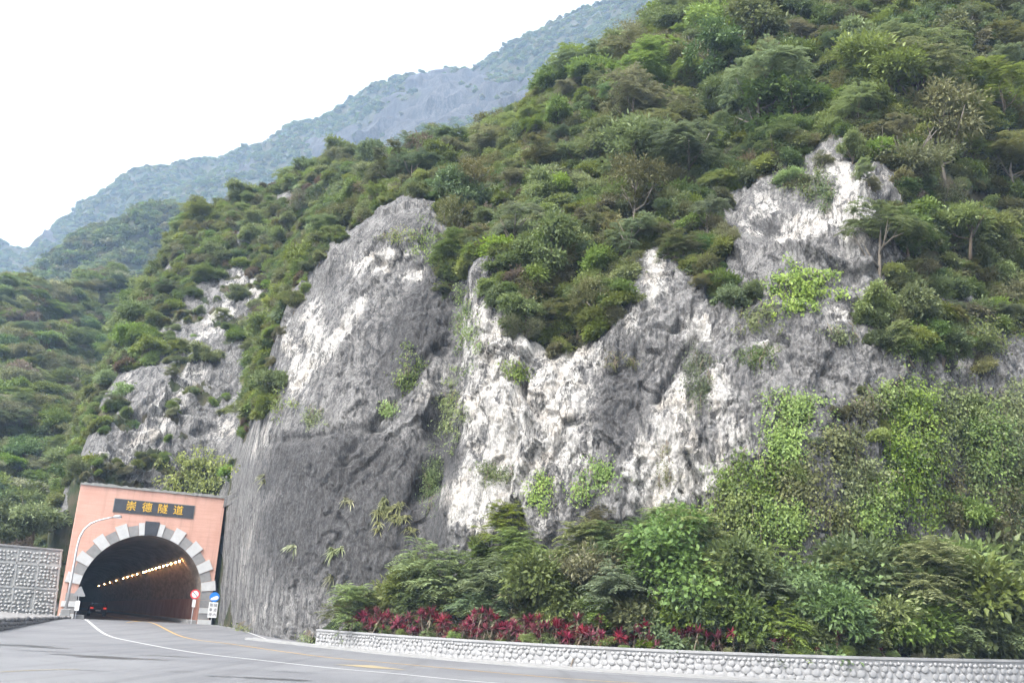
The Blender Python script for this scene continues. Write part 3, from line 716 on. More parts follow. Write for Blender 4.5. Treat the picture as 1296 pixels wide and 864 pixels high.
m = MB(); m.add([(-.62, -1.53, 1.10), (.62, -1.53, 1.10), (.56, -1.08, 1.40), (-.56, -1.08, 1.40)], [(0, 1, 2, 3)]); m.v = [(x, y - .02, z + .02) for x, y, z in m.v]; m.build('rear_window', MAT['glass'], car)
for sx in (-1, 1):
    for y in (-1.3, 1.3):
        w_ = MB(); w_.tube([(sx * .70, y, .32), (sx * .89, y, .32)], .32, 16); wo_ = w_.build('wheel', MAT['rubber'], car)
        MB().tube([(sx * .80, y, .32), (sx * .895, y, .32)], .19, 12).build('rim', MAT['steel'], wo_)
    MB().box(min(sx * .5, sx * .82), max(sx * .5, sx * .82), -2.19, -2.08, .74, .92, .02).build('tail_light', MAT['tail'], car)
MB().box(-.26, .26, -2.185, -2.1, .52, .66).build('number_plate', MAT['white'], car)
MB().box(-.85, .85, -2.22, -2.0, .30, .48, .04).build('bumper', MAT['car_paint'], car)

# ------------------------------------------------------------------ street lamp and signs at the mouth
lp = tl(-4.85, -1.2, .5); lamp = empty('street_lamp', tuple(lp), TPHI, 'tall silver street lamp with curved arm before the pink portal', 'lamp')
MB().box(-.35, .35, -.35, .35, -.2, .75, .04).build('footing', MAT['concrete'], lamp)
pts = [(0, 0, .7), (0, 0, 3), (0, 0, 5.6), (.06, 0, 6.3), (.28, 0, 6.95), (.68, 0, 7.45), (1.2, 0, 7.75), (1.9, 0, 8.0), (2.4, 0, 8.15)]
MB().tube(pts, [.11, .10, .085, .08, .075, .07, .065, .06, .055], 10).build('pole', MAT['steel'], lamp, True)
m = MB(); m.tube([(2.3, 0, 8.13), (2.45, 0, 8.17), (2.75, 0, 8.22), (2.95, 0, 8.22)], [.07, .12, .13, .05], 10); hd = m.build('lamp_head', MAT['steel'], lamp, True)
MB().box(2.45, 2.9, -.09, .09, 8.06, 8.12, .02).build('lens', MAT['white'], hd)
# triangular sign seen from behind, with a small plate under it
def tri(r, c, n=3, rr=.12):
    o = []
    for k in range(3):
        a = R(90 + 120 * k)
        for d in (-25, 0, 25): o.append((c[0] + (r - rr) * math.cos(a) + rr * math.cos(a + R(d * 2.2)), c[1] + (r - rr) * math.sin(a) + rr * math.sin(a + R(d * 2.2))))
    return o
def loc(px, py, y):
    """portal coordinates of the point seen at a pixel on the plane y before the face"""
    d = ray(px, py); q = EYE - TO - TA * y; t_ = -(q @ TA) / (d @ TA); p = EYE + d * t_; return float((p - TO) @ TE), float(p[2])
def stand(name, x, y, zb, rz, label): return empty(name, tuple(tl(x, y, zb)), TPHI + rz, label, 'sign')
G0 = .5
x, z = loc(100.7, 749.5, -1.0); xb, zb_ = loc(97, 766, -1.0)
sg = stand('warning_sign', x, -1.0, G0, 0, 'triangular road sign turned away, grey back showing at the tunnel mouth')
MB().tube([(0, 0, -.2), (0, 0, z - G0 + .35)], .035, 8).build('post', MAT['steel'], sg)
MB().prism(tri(.50, (0, z - G0), rr=.07), -.07, -.045).build('sign_plate', MAT['sign_back'], sg)
MB().box(-.16, .16, -.065, -.045, zb_ - G0 - .38, zb_ - G0 + .38, .005).build('small_plate', MAT['white'], sg)
x, z = loc(247, 751.5, -.6); _, z2 = loc(245.5, 763, -.6); z -= G0; z2 -= G0
sg = stand('prohibition_sign', x, -.6, G0, 0, 'small round red ringed white road sign with diagonal bar by the jamb')
MB().tube([(0, .05, -.2), (0, .05, z + .3)], .035, 8).build('post', MAT['steel'], sg)
pd = MB().disc((0, z), .39, -.03, -.0).build('disc', MAT['red'], sg)
MB().disc((0, z), .28, -.036, -.028).build('white_field', MAT['white'], pd)
c45 = math.cos(R(-45)); s45 = math.sin(R(-45))
MB().prism([(a_ * .27 * c45 - b_ * .03 * s45, z + a_ * .27 * s45 + b_ * .03 * c45) for a_, b_ in ((-1, -1), (1, -1), (1, 1), (-1, 1))], -.042, -.034).build('bar', MAT['ink'], pd)
MB().box(-.13, .13, -.03, 0, z2 - .30, z2 + .30, .005).build('small_plate', MAT['white'], sg)
x, z = loc(271.5, 755, -1.2); xp, z2 = loc(270, 771.4, -1.2); z -= G0; z2 -= G0
sg = stand('mandatory_sign', x, -1.2, G0, 0, 'small round blue road sign above a white lettered plate beside the rock')
MB().tube([(0, .06, -.2), (0, .06, z + .3)], .04, 8).build('post', MAT['steel'], sg)
pd = MB().disc((0, z), .40, -.03, 0).build('disc', MAT['blue'], sg)
MB().prism([(x_ * .67, z + (y_ - 2.72) * .67) for x_, y_ in ((-.46, 2.42), (-.40, 2.56), (-.12, 2.72), (.16, 2.86), (.34, 2.88), (.46, 2.78), (.48, 2.62), (.38, 2.46), (.18, 2.38), (-.1, 2.36), (-.34, 2.34))], -.036, -.028).build('symbol', MAT['white'], pd)
pd = MB().box(-.36, .36, -.03, 0, z2 - .62, z2 + .62, .006).build('lettered_plate', MAT['white'], sg)
for k, chh in enumerate('\u958b\u96a7\u8eca\u9053\u71c8\u5167'):
    o = mobj('character', text_mesh(chh, .30, .003, MAT['ink'], 0), pd); o.location = (-.17 + (k % 2) * .34, -.036, z2 + .37 - (k // 2) * .38)

# ------------------------------------------------------------------ cobbled retaining wall left of the portal
def pebble(seed, sub=1):
    bm = bmesh.new(); bmesh.ops.create_icosphere(bm, subdivisions=sub, radius=1); rg = random.Random(seed)
    ax = Vector((rg.random() - .5, rg.random() - .5, rg.random() - .5)).normalized()
    for q in bm.verts: q.co *= 1 + .16 * math.sin(3 * q.co.dot(ax) + seed) + rg.uniform(-.06, .06)
    V = np.array([q.co[:] for q in bm.verts]); Fc = np.array([[q.index for q in p_.verts] for p_ in bm.faces]); bm.free(); return V, Fc
PEB = [pebble(k) for k in range(8)]
def scatter_mesh(name, items, mat, parent, shapes=PEB):
    """items: (x,y,z,sx,sy,sz,rot about y)"""
    VV = []; FF = []; n = 0
    for i, (x, y, z, sx, sy, sz, ro) in enumerate(items):
        V, Fc = shapes[i % len(shapes)]; c_, s_ = math.cos(ro), math.sin(ro); W = V * [sx, sy, sz]
        W = np.stack([W[:, 0] * c_ + W[:, 2] * s_, W[:, 1], -W[:, 0] * s_ + W[:, 2] * c_], 1) + [x, y, z]
        VV.append(W); FF.append(Fc + n); n += len(W)
    return mobj(name, np_mesh(name, np.concatenate(VV), np.concatenate(FF), mat, True), parent)
pr = tl(-5.45, .3, .1); plft = at(-70, 783, 83)
dv = plft[:2] - pr[:2]; wl_len = float(np.hypot(*dv)); wl_ang = math.atan2(dv[1], dv[0])
rw = empty('retaining_wall', (pr[0], pr[1], .0), wl_ang + math.pi, 'tall battered grey wall of cobbles in a concrete grid left of the portal', 'wall')
H = 5.75; BAT = .22
Lw = wl_len
def wz(z): return BAT * z          # lean back
m = MB(); m.add([(0, 0, -.3), (-Lw, 0, -.3), (-Lw, wz(H), H), (0, wz(H), H), (0, 2.6, -.3), (-Lw, 2.6, -.3), (-Lw, 2.6, H), (0, 2.6, H)], [(0, 1, 2, 3), (3, 2, 6, 7), (4, 5, 6, 7), (0, 3, 7, 4), (1, 5, 6, 2)])
m.build('wall_body', MAT['stone_grey'], rw)
m = MB(); m.box(-Lw, 0, wz(H) - .10, 2.4, H + .004, H + .16, .02); m.build('coping', MAT['pale_concrete'], rw)
def slant(m, x0, x1, z0, z1, t_):
    m.add([(x0, wz(z0) - t_, z0), (x1, wz(z0) - t_, z0), (x1, wz(z1) - t_, z1), (x0, wz(z1) - t_, z1), (x0, wz(z0) + .05, z0), (x1, wz(z0) + .05, z0), (x1, wz(z1) + .05, z1), (x0, wz(z1) + .05, z1)], [(0, 1, 2, 3), (0, 4, 5, 1), (3, 2, 6, 7), (0, 3, 7, 4), (1, 5, 6, 2)])
ribx = [-.12] + [-.12 - 1.62 * k for k in range(1, int(Lw / 1.62) + 1)]
for x in ribx:
    m = MB(); slant(m, x - .07, x + .05, -.1, H - .02, .05); m.build('vertical_rib', MAT['stone_grey'], rw)
for z in (.25, 2.72, 4.55):
    m = MB(); slant(m, -Lw, 0, z - .08, z + .08, .05); m.build('horizontal_rib', MAT['stone_grey'], rw)
rg = random.Random(11); items = []
for z in np.arange(.45, H - .1, .275):
    if min(abs(z - q) for q in (.25, 2.72, 4.55)) < .15: continue
    x = -.35
    while x > -Lw:
        if min(abs(x - q) for q in ribx) > .12:
            s_ = rg.uniform(.115, .17); items.append((x, wz(z) - .0, z + rg.uniform(-.06, .06), s_ * 1.1, .13, s_ * rg.uniform(.75, 1), rg.uniform(-.6, .6)))
        x -= rg.uniform(.25, .36)
o = scatter_mesh('cobbles', items, MAT['stone_grey'], rw); o['kind'] = 'stuff'

# low rubble wall before it, running toward the viewer
ra = on_ground(88, 790.5); rb = on_ground(0, 797.5); rc = rb + (rb - ra) * .45
rub = empty('rubble_wall', (ra[0], ra[1], ra[2]), math.atan2(*(rb - ra)[[1, 0]]) + math.pi, 'low rough wall of loose grey stones at the foot of cobbled wall', 'wall')
Lr = float(np.hypot(*(rc - ra)[:2])); dzr = float(rc[2] - ra[2])
n = 40; v = []; f = []; rg = random.Random(5)
for k in range(n + 1):
    x = -Lr * k / n; z = dzr * k / n; h = .62 + rg.uniform(-.05, .05)
    v += [(x, rg.uniform(-.03, .05), z - .2), (x, .12 + rg.uniform(-.04, .04), z + h), (x, 9.5, z + h + .15), (x, 9.5, z - .2)]
for k in range(n):
    a, b = 4 * k, 4 * k + 4; f += [(a, a + 1, b + 1, b), (a + 1, a + 2, b + 2, b + 1)]
MB().add(v, f).build('fill', MAT['rubble'], rub)
SM = []
for V, Fc in PEB:
    W = np.sign(V) * np.abs(V) ** .75; SM.append(np_mesh('rubble_stone', W, Fc, MAT['rubble']))
k = 0
for row in range(3):
    x = -.15
    while x > -Lr:
        s_ = rg.uniform(.14, .25); o = mobj('stone', SM[k % 8], rub); k += 1
        o.location = (x, .03 + row * .04, dzr * (-x / Lr) + .10 + row * .22 + rg.uniform(-.03, .03)); o.scale = (s_ * 1.15, .16, s_ * .8 if row < 2 else s_ * .65); o.rotation_euler = (0, rg.uniform(-.5, .5), 0)
        x -= s_ * 2.1

# ------------------------------------------------------------------ low cobbled wall along the road
WB = [(398, 817), (440, 821.8), (480, 826), (560, 833), (640, 839.8), (720, 846), (836, 854), (920, 859), (1000, 863), (1150, 869), (1296, 874), (1430, 878)]
WT = [(398, 795.5), (440, 798.5), (480, 801), (560, 806), (640, 810.5), (720, 815), (836, 823), (920, 826), (1000, 828), (1150, 831), (1296, 833.5), (1430, 835)]
base = np.array([on_ground(*q) for q in WB]); tops = []
for b, (x, y) in zip(base, WT):
    d = ray(x, y); tops.append(1.6 + d[2] / math.hypot(d[0], d[1]) * math.hypot(b[0], b[1]))
tops = np.convolve(np.r_[tops[0], tops, tops[-1]], [.25, .5, .25], 'valid')
cs = np.r_[0, np.cumsum(np.hypot(*np.diff(base[:, :2], axis=0).T))]; LW = cs[-1]
fx = np.polyfit(cs, base[:, 0], 4); fy = np.polyfit(cs, base[:, 1], 4); ft = np.polyfit(cs, tops, 3)
def wp(s): return np.array([np.polyval(fx, s), np.polyval(fy, s)])
def wtan(s):
    d = wp(s + .05) - wp(s - .05); return d / np.linalg.norm(d)
def wtop(s): return float(np.polyval(ft, s))
print('wall', LW, [tuple(np.round(b, 1)) for b in base], np.round(tops, 2))
low = empty('roadside_wall', (0, 0, 0), 0, 'long low pale wall set with rounded cobbles along the road', 'wall')
n = 120; v = []; f = []; cap_v = []; cap_f = []
for k in range(n + 1):
    s_ = LW * k / n; p = wp(s_); tn = wtan(s_); nr = np.array([-tn[1], tn[0]]); nr = nr if nr @ p > 0 else -nr; h = wtop(s_); g0 = float(gz(*p))
    for off, z in ((0, g0 - .3), (.03, h - .10), (.34, h - .10), (.34, g0 - .3)): v.append((*(p + nr * off), z))
    for off, z in ((-.03, h - .10), (-.03, h), (.37, h), (.37, h - .10)): cap_v.append((*(p + nr * off), z))
for k in range(n):
    a, b = 4 * k, 4 * k + 4
    f += [(a + j, a + j + 1, b + j + 1, b + j) for j in range(3)]; cap_f += [(a + j, a + (j + 1) % 4, b + (j + 1) % 4, b + j) for j in range(4)]
f += [(0, 1, 2, 3), tuple(4 * n + j for j in (3, 2, 1, 0))]; cap_f += [(0, 1, 2, 3), tuple(4 * n + j for j in (3, 2, 1, 0))]
MB().add(v, f).build('wall_body', MAT['pale_concrete'], low); MB().add(cap_v, cap_f).build('coping', MAT['pale_concrete'], low)
PEBM = [np_mesh('cobble', V, Fc, MAT['stone_pale'], True) for V, Fc in [pebble(k + 20, 2 if k < 0 else 1) for k in range(8)]]
rg = random.Random(21); st = []
s_ = .25
rows = 3
for row in range(4):
    s_ = .25
    while s_ < LW - .3:
        h = wtop(s_) - .10 - float(gz(*wp(s_))); zc = (.16, .42, .66, .84)[row] * h; sz = (.165, .155, .135, .085)[row] * rg.uniform(.8, 1.2) * (h / .9) ** .5
        if (s_ % 3.4) > .08: st.append((s_, zc + rg.uniform(-.03, .03), sz * rg.uniform(.95, 1.3), sz, rg.uniform(-.5, .5)))
        s_ += sz * rg.uniform(2.1, 2.7)
def vis(q):
    p = wp(q[0]); return q[2] * q[3] / (p @ p)
st.sort(key=vis, reverse=True); rest = []
for k, (s_, zc, a, b, ro) in enumerate(st):
    p = wp(s_); tn = wtan(s_); nr = np.array([-tn[1], tn[0]]); nr = nr if nr @ p > 0 else -nr; an = math.atan2(tn[1], tn[0])
    pos = p + nr * .005
    if k < 300:
        o = mobj('cobble', PEBM[k % 8], low); o.location = (pos[0], pos[1], zc + float(gz(*p))); o.scale = (a, .06, b); o.rotation_euler = (0, ro, an)
    else: rest.append((pos, zc + float(gz(*p)), a, b, ro, an, k))
VV = []; FF = []; nn = 0
for pos, z, a, b, ro, an, k in rest:
    V, Fc = PEB[k % 8]; W = V * [a, .06, b]; mt = Matrix.Rotation(an, 3, 'Z') @ Matrix.Rotation(ro, 3, 'Y'); W = W @ np.array(mt).T + [pos[0], pos[1], z]
    VV.append(W); FF.append(Fc + nn); nn += len(W)
o = mobj('small_cobbles', np_mesh('small_cobbles', np.concatenate(VV), np.concatenate(FF), MAT['stone_pale'], True), low); o['kind'] = 'stuff'
# gutter kerb at its foot, and the planting bed behind
v = []; f = []; bv = []; bf = []
for k in range(n + 1):
    s_ = -6 + (LW + 6) * k / n; p = wp(max(s_, 0)) + wtan(max(s_, 0)) * min(s_, 0); tn = wtan(max(s_, 0)); nr = np.array([-tn[1], tn[0]]); nr = nr if nr @ p > 0 else -nr; g0 = float(gz(*p))
    for off, z in ((-.75, g0 - .1), (-.73, g0 + .10), (-.5, g0 + .11), (-.48, g0 + .03), (-.2, g0 + .03), (-.18, g0 + .12), (.05, g0 + .12)): v.append((*(p + nr * off), z))
for k in range(n):
    a, b = 7 * k, 7 * k + 7; f += [(a + j, a + j + 1, b + j + 1, b + j) for j in range(6)]
tag(MB().add(v, f).build('kerb', MAT['concrete']), kind='structure')
for k in range(n + 1):
    s_ = LW * k / n; p = wp(s_); tn = wtan(s_); nr = np.array([-tn[1], tn[0]]); nr = nr if nr @ p > 0 else -nr; h = wtop(s_)
    for off, z in ((.30, h - .25), (1.5, h - .1), (4, h + .3), (9, h + 1.2)): bv.append((*(p + nr * off), z + .1 * math.sin(s_ * 1.7 + off)))
for k in range(n):
    a, b = 4 * k, 4 * k + 4; bf += [(a + j, a + j + 1, b + j + 1, b + j) for j in range(3)]
tag(MB().add(bv, bf).build('planting_bed', MAT['soil']), kind='structure')
def bed(s_, off):
    p = wp(s_); tn = wtan(s_); nr = np.array([-tn[1], tn[0]]); nr = nr if nr @ p > 0 else -nr
    h = wtop(s_); q = p + nr * off; return np.array([q[0], q[1], h - .25 + np.interp(off, [.3, 1.5, 4, 9], [0, .15, .55, 1.45])])
WS = np.linspace(0, LW, 400); WPX = proj(np.array([[*wp(s_), wtop(s_)] for s_ in WS]))[0]
def s_of_px(px): return float(np.interp(px, WPX, WS))

# ------------------------------------------------------------------ foliage
RS = np.random.RandomState(17)
def unit(v): return v / (np.linalg.norm(v, axis=-1, keepdims=True) + 1e-9)
def leaves(c, d, up, L, W, lv, fold=.18, droop=.0):
    """diamond leaves folded along the midrib: c base, d direction, up rough normal"""
    d = unit(d); s = unit(np.cross(d, up)); n = np.cross(s, d); L = L[:, None]; W = W[:, None]
    v0 = c; v1 = c + d * L * .45 + s * W * .5 + n * W * fold; v2 = c + d * L - n * L * droop; v3 = c + d * L * .45 - s * W * .5 + n * W * fold
    V = np.stack([v0, v1, v2, v3], 1).reshape(-1, 3); k = np.arange(len(c))[:, None] * 4
    Fc = np.concatenate([k + [0, 1, 2], k + [0, 2, 3]], 1).reshape(-1, 3)
    return V, Fc, np.repeat(lv, 4)
def shell(n, rs, flat=.75, low=-.45):
    """points near the skin of several uneven lobes"""
    nb = rs.randint(5, 9); az = np.arange(nb) * 2.4 + rs.uniform(-.5, .5, nb); rr = rs.uniform(.15, .68, nb)
    cen = np.stack([np.cos(az) * rr, np.sin(az) * rr, rs.uniform(-.25, .55, nb) * flat], 1); rad = rs.uniform(.26, .50, nb)
    pr_ = rad ** 2 / (rad ** 2).sum(); k = rs.choice(nb, size=n * 3, p=pr_)
    v = unit(rs.normal(size=(n * 3, 3))); m = v[:, 2] > low; v = v[m][:n]; k = k[m][:n]
    p = cen[k] + v * (rad[k] * rs.uniform(.55, 1.08, len(v)))[:, None] * [1, 1, .72]
    out = unit(p * [1, 1, .8] + v * .5 + [0, 0, .15]); return p, out
def crown(kind, seed, Rr=2.0):
    rs = np.random.RandomState(seed)
    if kind in ('dense', 'bush'):
        n, per, L, W, cr_, flat, low = (85, 60, .25, .13, .36, 1.0, -.5) if kind == 'dense' else (85, 48, .24, .12, .40, .75, -.2)
    elif kind == 'sparse': n, per, L, W, cr_, flat, low = 62, 42, .20, .085, .34, .9, -.4
    elif kind == 'broad': n, per, L, W, cr_, flat, low = 100, 50, .17, .14, .40, .7, -.4
    elif kind == 'feather': n, per, L, W, cr_, flat, low = 66, 7, .17, .065, .48, .9, -.4
    elif kind == 'far': n, per, L, W, cr_, flat, low = 34, 14, .62, .42, .45, .8, -.2
    c, out = shell(n, rs, flat, low); n = len(c); c = c * Rr
    cl = rs.uniform(0, 1, n) * .6 + (c[:, 2] / (Rr * flat) * .5 + .5) * .4     # leaf colour itself brightened toward the crown top
    if kind == 'feather':
        # pinnate fronds radiating from every twig end
        ci = np.repeat(np.arange(n), per); az = rs.uniform(0, 2 * math.pi, len(ci)); dr = np.stack([np.cos(az), np.sin(az), rs.uniform(-.1, .55, len(ci))], 1) + out[ci] * .7
        dr = unit(dr); ln = rs.uniform(.55, .95, len(ci)) * cr_ * 1.7; base = c[ci] + rs.normal(size=(len(ci), 3)) * .08
        k = 8; tt = np.linspace(.15, 1, k); B = []; D = []; LV = []
        sd_ = unit(np.cross(dr, [0, 0, 1]))
        for t_ in tt:
            pos = base + dr * (ln * t_)[:, None] - np.array([0, 0, 1]) * (ln * t_ * t_ * .45)[:, None]
            for sg_ in (-1, 1):
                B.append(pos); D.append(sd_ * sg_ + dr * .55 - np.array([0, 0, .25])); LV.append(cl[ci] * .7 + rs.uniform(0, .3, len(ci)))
        B = np.concatenate(B); D = np.concatenate(D); LV = np.concatenate(LV); up = unit(np.array([0, 0, 1]) + rs.normal(size=B.shape) * .25)
        return leaves(B, D, up, rs.uniform(.8, 1.2, len(B)) * L, rs.uniform(.8, 1.2, len(B)) * W, LV, .1, .1)
    ci = np.repeat(np.arange(n), per)
    off = rs.normal(size=(len(ci), 3)) * cr_ * .5 * np.array([1.25, 1.25, .6])
    B = c[ci] + off
    D = unit(out[ci] * .8 + unit(off) * .8 + rs.normal(size=B.shape) * .5 + np.array([0, 0, -.15 if kind != 'broad' else -.5]))
    up = unit(np.array([0, 0, 1.]) + out[ci] * .5 + rs.normal(size=B.shape) * .42)
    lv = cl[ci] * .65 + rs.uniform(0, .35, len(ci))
    return leaves(B, D, up, rs.uniform(.7, 1.3, len(B)) * L, rs.uniform(.75, 1.2, len(B)) * W, lv, .18 if kind != 'broad' else .06, .15)
def crown_mesh(kind, seed, mat, Rr=2.0):
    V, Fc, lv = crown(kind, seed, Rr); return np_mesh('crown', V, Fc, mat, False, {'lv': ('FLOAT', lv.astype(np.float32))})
def trunk_mesh(seed, h, mat, rad=.09, limbs=5, spread=1.3):
    """from the ground (z=-h) up into the crown at z=0"""
    rg = random.Random(seed); m = MB(); bx, by = rg.uniform(-.25, .25), rg.uniform(-.25, .25)
    pts = [(0, 0, -h - .6), (bx * .5, by * .5, -h * .5), (bx, by, -.1), (bx * .6, by * .4, .6)]; m.tube(pts, [rad * 1.4, rad, rad * .8, rad * .4], 6)
    for k in range(limbs):
        a = 2 * math.pi * k / limbs + rg.uniform(-.4, .4); z0 = rg.uniform(-h * .55, .1); rr = spread * rg.uniform(.7, 1.1)
        p0_ = (bx * .7, by * .7, z0); p2 = (math.cos(a) * rr, math.sin(a) * rr, z0 + rg.uniform(.5, 1.3))
        p1_ = (math.cos(a) * rr * .5, math.sin(a) * rr * .5, z0 + rg.uniform(.15, .5))
        m.tube([p0_, p1_, p2], [rad * .55, rad * .4, rad * .15], 5)
        b = a + rg.uniform(-.8, .8); m.tube([p1_, (p1_[0] + math.cos(b) * .6, p1_[1] + math.sin(b) * .6, p1_[2] + .7)], [rad * .3, rad * .1], 4)
    return m.mesh('trunk', mat, True)

KINDS = {}
def kind(name, ck, mat, seeds, oname, look, cat, bark='bark', h=1.6, rad=.09, limbs=5):
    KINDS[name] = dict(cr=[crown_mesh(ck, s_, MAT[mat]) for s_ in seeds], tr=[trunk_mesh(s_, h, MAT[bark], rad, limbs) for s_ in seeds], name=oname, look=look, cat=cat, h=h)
kind('dense', 'dense', 'leaf_mid', (1, 2, 3), 'broadleaf_tree', 'dense mid green tree', 'tree')
kind('deep', 'dense', 'leaf_deep', (4, 5), 'broadleaf_tree', 'dark green rounded tree', 'tree')
kind('olive', 'sparse', 'leaf_olive', (6, 7, 8), 'scrub_tree', 'thin olive tree', 'tree', 'bark_pale', 2.0, .08, 7)
kind('layer', 'feather', 'leaf_bluish', (9, 10, 11), 'feathery_tree', 'layered grey green tree', 'tree', 'bark_pale', 2.0, .09, 6)
kind('feather', 'feather', 'leaf_mid', (12, 13, 14), 'feathery_tree', 'feathery green tree', 'tree', 'bark', 1.6, .07)
kind('lime', 'bush', 'leaf_lime', (15, 16), 'shrub', 'bright yellow green shrub', 'shrub', 'bark', .7, .05)
kind('bush', 'bush', 'leaf_mid', (17, 18, 19), 'shrub', 'low green shrub', 'shrub', 'bark', .7, .05)
kind('broad', 'broad', 'leaf_broad', (20, 21), 'large_leaved_shrub', 'large leaved shrub', 'shrub', 'bark_pale', 1.6, .07)
kind('ofeather', 'feather', 'leaf_olive', (22, 23), 'feathery_tree', 'drooping olive tree', 'tree', 'bark_pale', 1.8, .07)
kind('dry', 'sparse', 'leaf_dry', (24, 25), 'dry_shrub', 'dry brown twiggy shrub', 'shrub', 'bark_pale', 1.0, .05)
kind('pale', 'bush', 'leaf_pale', (26,), 'shrub', 'pale tufted shrub', 'shrub', 'bark', .6, .04)

def plant(kn, pos, sc, rz, label, group=None, tilt=(0, 0), sz=1.0, lift=None):
    k = KINDS[kn]; i = random.randrange(len(k['cr']))
    e = empty(k['name'], (0, 0, 0), rz, label, k['cat'], group)
    e.location = pos; e.rotation_euler = (tilt[0], tilt[1], rz); e.scale = (sc, sc, sc * sz)
    for nm, me in (('trunk', k['tr'][i]), ('crown', k['cr'][i])):
        o = bpy.data.objects.new(nm, me); COL.objects.link(o); o.parent = e; o.location = (0, 0, k['h'] if lift is None else lift)
    return e

ORD = 'first second third fourth fifth sixth seventh eighth ninth tenth eleventh twelfth thirteenth fourteenth fifteenth sixteenth seventeenth eighteenth nineteenth twentieth'.split()
def ordinal(k): return ORD[k] if k < 20 else '%s-%s' % (('twenty', 'thirty', 'forty', 'fifty')[k // 10 - 2], ORD[k % 10]) if k % 10 != 9 else '%d-th' % (k + 1)
def single_out(objs):
    """alike labels get their order from left to right"""
    by = {}
    for o in objs: by.setdefault(o['label'], []).append(o)
    for lab, L_ in by.items():
        if len(L_) > 1:
            L_.sort(key=lambda o: float(proj(np.array(o.location))[0]))
            for k, o in enumerate(L_): o['label'] = lab + ', ' + ordinal(k) + ' from left'

# where the front hill is wooded
expoV = np.clip(expo2, 0, 1)
partial = (slab > 0) | (vinez > 0)
vegw = np.where(expoV > .5, np.where(partial & (rockm < .5), .03, .0), 1.0)
vegw[(PY1 > 700) & (PX1 > 330)] = 0; vegw[(PX1 > 60) & (PX1 < 285) & (PY1 > 605)] = 0
vegw[(p1[:, 2] < 2)] = 0
tx, ty, tz = to_t(p1); vegw[(np.abs(tx) < 7) & (ty < 4) & (tz < 13)] = 0
iu = np.arange(NU * NV).reshape(NU, NV); vegw[iu[:, -4:].ravel()] *= .4
AREA = np.linalg.norm(np.cross(np.gradient(p1.reshape(NU, NV, 3), axis=0), np.gradient(p1.reshape(NU, NV, 3), axis=1)), axis=2).ravel()
def sample(weight, n, rs):
    w_ = weight * AREA; return rs.choice(len(p1), size=n, p=w_ / w_.sum())
def poisson(idx, P_, dmin):
    cell = {}; keep = []
    for i in idx:
        p = P_[i]; r_ = dmin; key = tuple((p // r_).astype(int)); ok = True
        for dx in (-1, 0, 1):
            for dy in (-1, 0, 1):
                for dz in (-1, 0, 1):
                    for j in cell.get((key[0] + dx, key[1] + dy, key[2] + dz), ()):
                        if ((P_[j] - p) ** 2).sum() < r_ * r_: ok = False; break
                    if not ok: break
                if not ok: break
            if not ok: break
        if ok: cell.setdefault(key, []).append(i); keep.append(i)
    return keep
eb = gblur(np.clip(expo2, 0, 1), 24); rim = (eb > .12) & (eb < .62) & (vinez < .5) & (slab < .5)
vegt = vegw + np.where(rim & (vegw > .5), 2.0, 0) 
cand = sample(vegt, 16000, RS); cand = [i for i in cand if -60 < PX1[i] < 1380 and -70 < PY1[i] < 720]
trees = poisson(cand, p1, 2.35)
trees.sort(key=lambda i: RD1[i]); print('trees', len(trees))
PLACES = [((200, 560), 'among pale slabs above the portal'), ((300, 300), 'beyond the pale slab outcrop'), ((250, 260), 'on the crest toward far mountain'), ((400, 260), 'above the left rock face'), ((330, 460), 'left of the grey face'), ((560, 210), 'below the far bare cliff'), ((600, 280), 'in the notch above white face'), ((700, 340), 'over the white face'), ((690, 160), 'right of the far bare cliff'), ((760, 240), 'midway up above the white face'), ((850, 150), 'high on the middle of the slope'), ((890, 300), 'between the white outcrops'), ((980, 190), 'just above the upper white outcrop'), ((960, 60), 'near the top middle slope'), ((1050, 110), 'high above the upper white outcrop'), ((1180, 60), 'near the top right slope'), ((1200, 180), 'up right of the upper outcrop'), ((1180, 300), "at the upper outcrop's right edge"), ((1270, 260), 'at the right border of the slope'), ((1010, 370), 'on the ledge under upper outcrop'), ((1180, 420), 'on broken rock at the right'), ((1150, 560), 'among the hanging vines at right'), ((130, 480), 'on the shoulder above the portal'), ((820, 60), 'on the skyline at top')]
def place(px, py): return min(PLACES, key=lambda q: (q[0][0] - px) ** 2 + (q[0][1] - py) ** 2)[1]
def pick_kind(px, py, rg):
    u = rg.random()
    if px > 1080 and 130 < py < 330: tb = (('dense', .25), ('feather', .5), ('olive', .62), ('ofeather', .8), ('bush', .9), ('lime', 1))
    elif px > 850: tb = (('dense', .25), ('layer', .42), ('feather', .58), ('deep', .70), ('olive', .82), ('ofeather', .90), ('lime', .94), ('dry', .96), ('bush', 1))
    elif px > 480: tb = (('dense', .28), ('feather', .46), ('olive', .60), ('ofeather', .72), ('deep', .82), ('layer', .88), ('lime', .93), ('dry', .95), ('bush', 1))
    else: tb = (('dense', .3), ('bush', .5), ('feather', .66), ('olive', .78), ('deep', .86), ('lime', .92), ('dry', .94), ('layer', 1))
    return next(k for k, v in tb if u <= v)
rgT = random.Random(99); rest_pts = []; slope_trees = []
def tilt_of(n, a): return (-n[1] * a, n[0] * a)
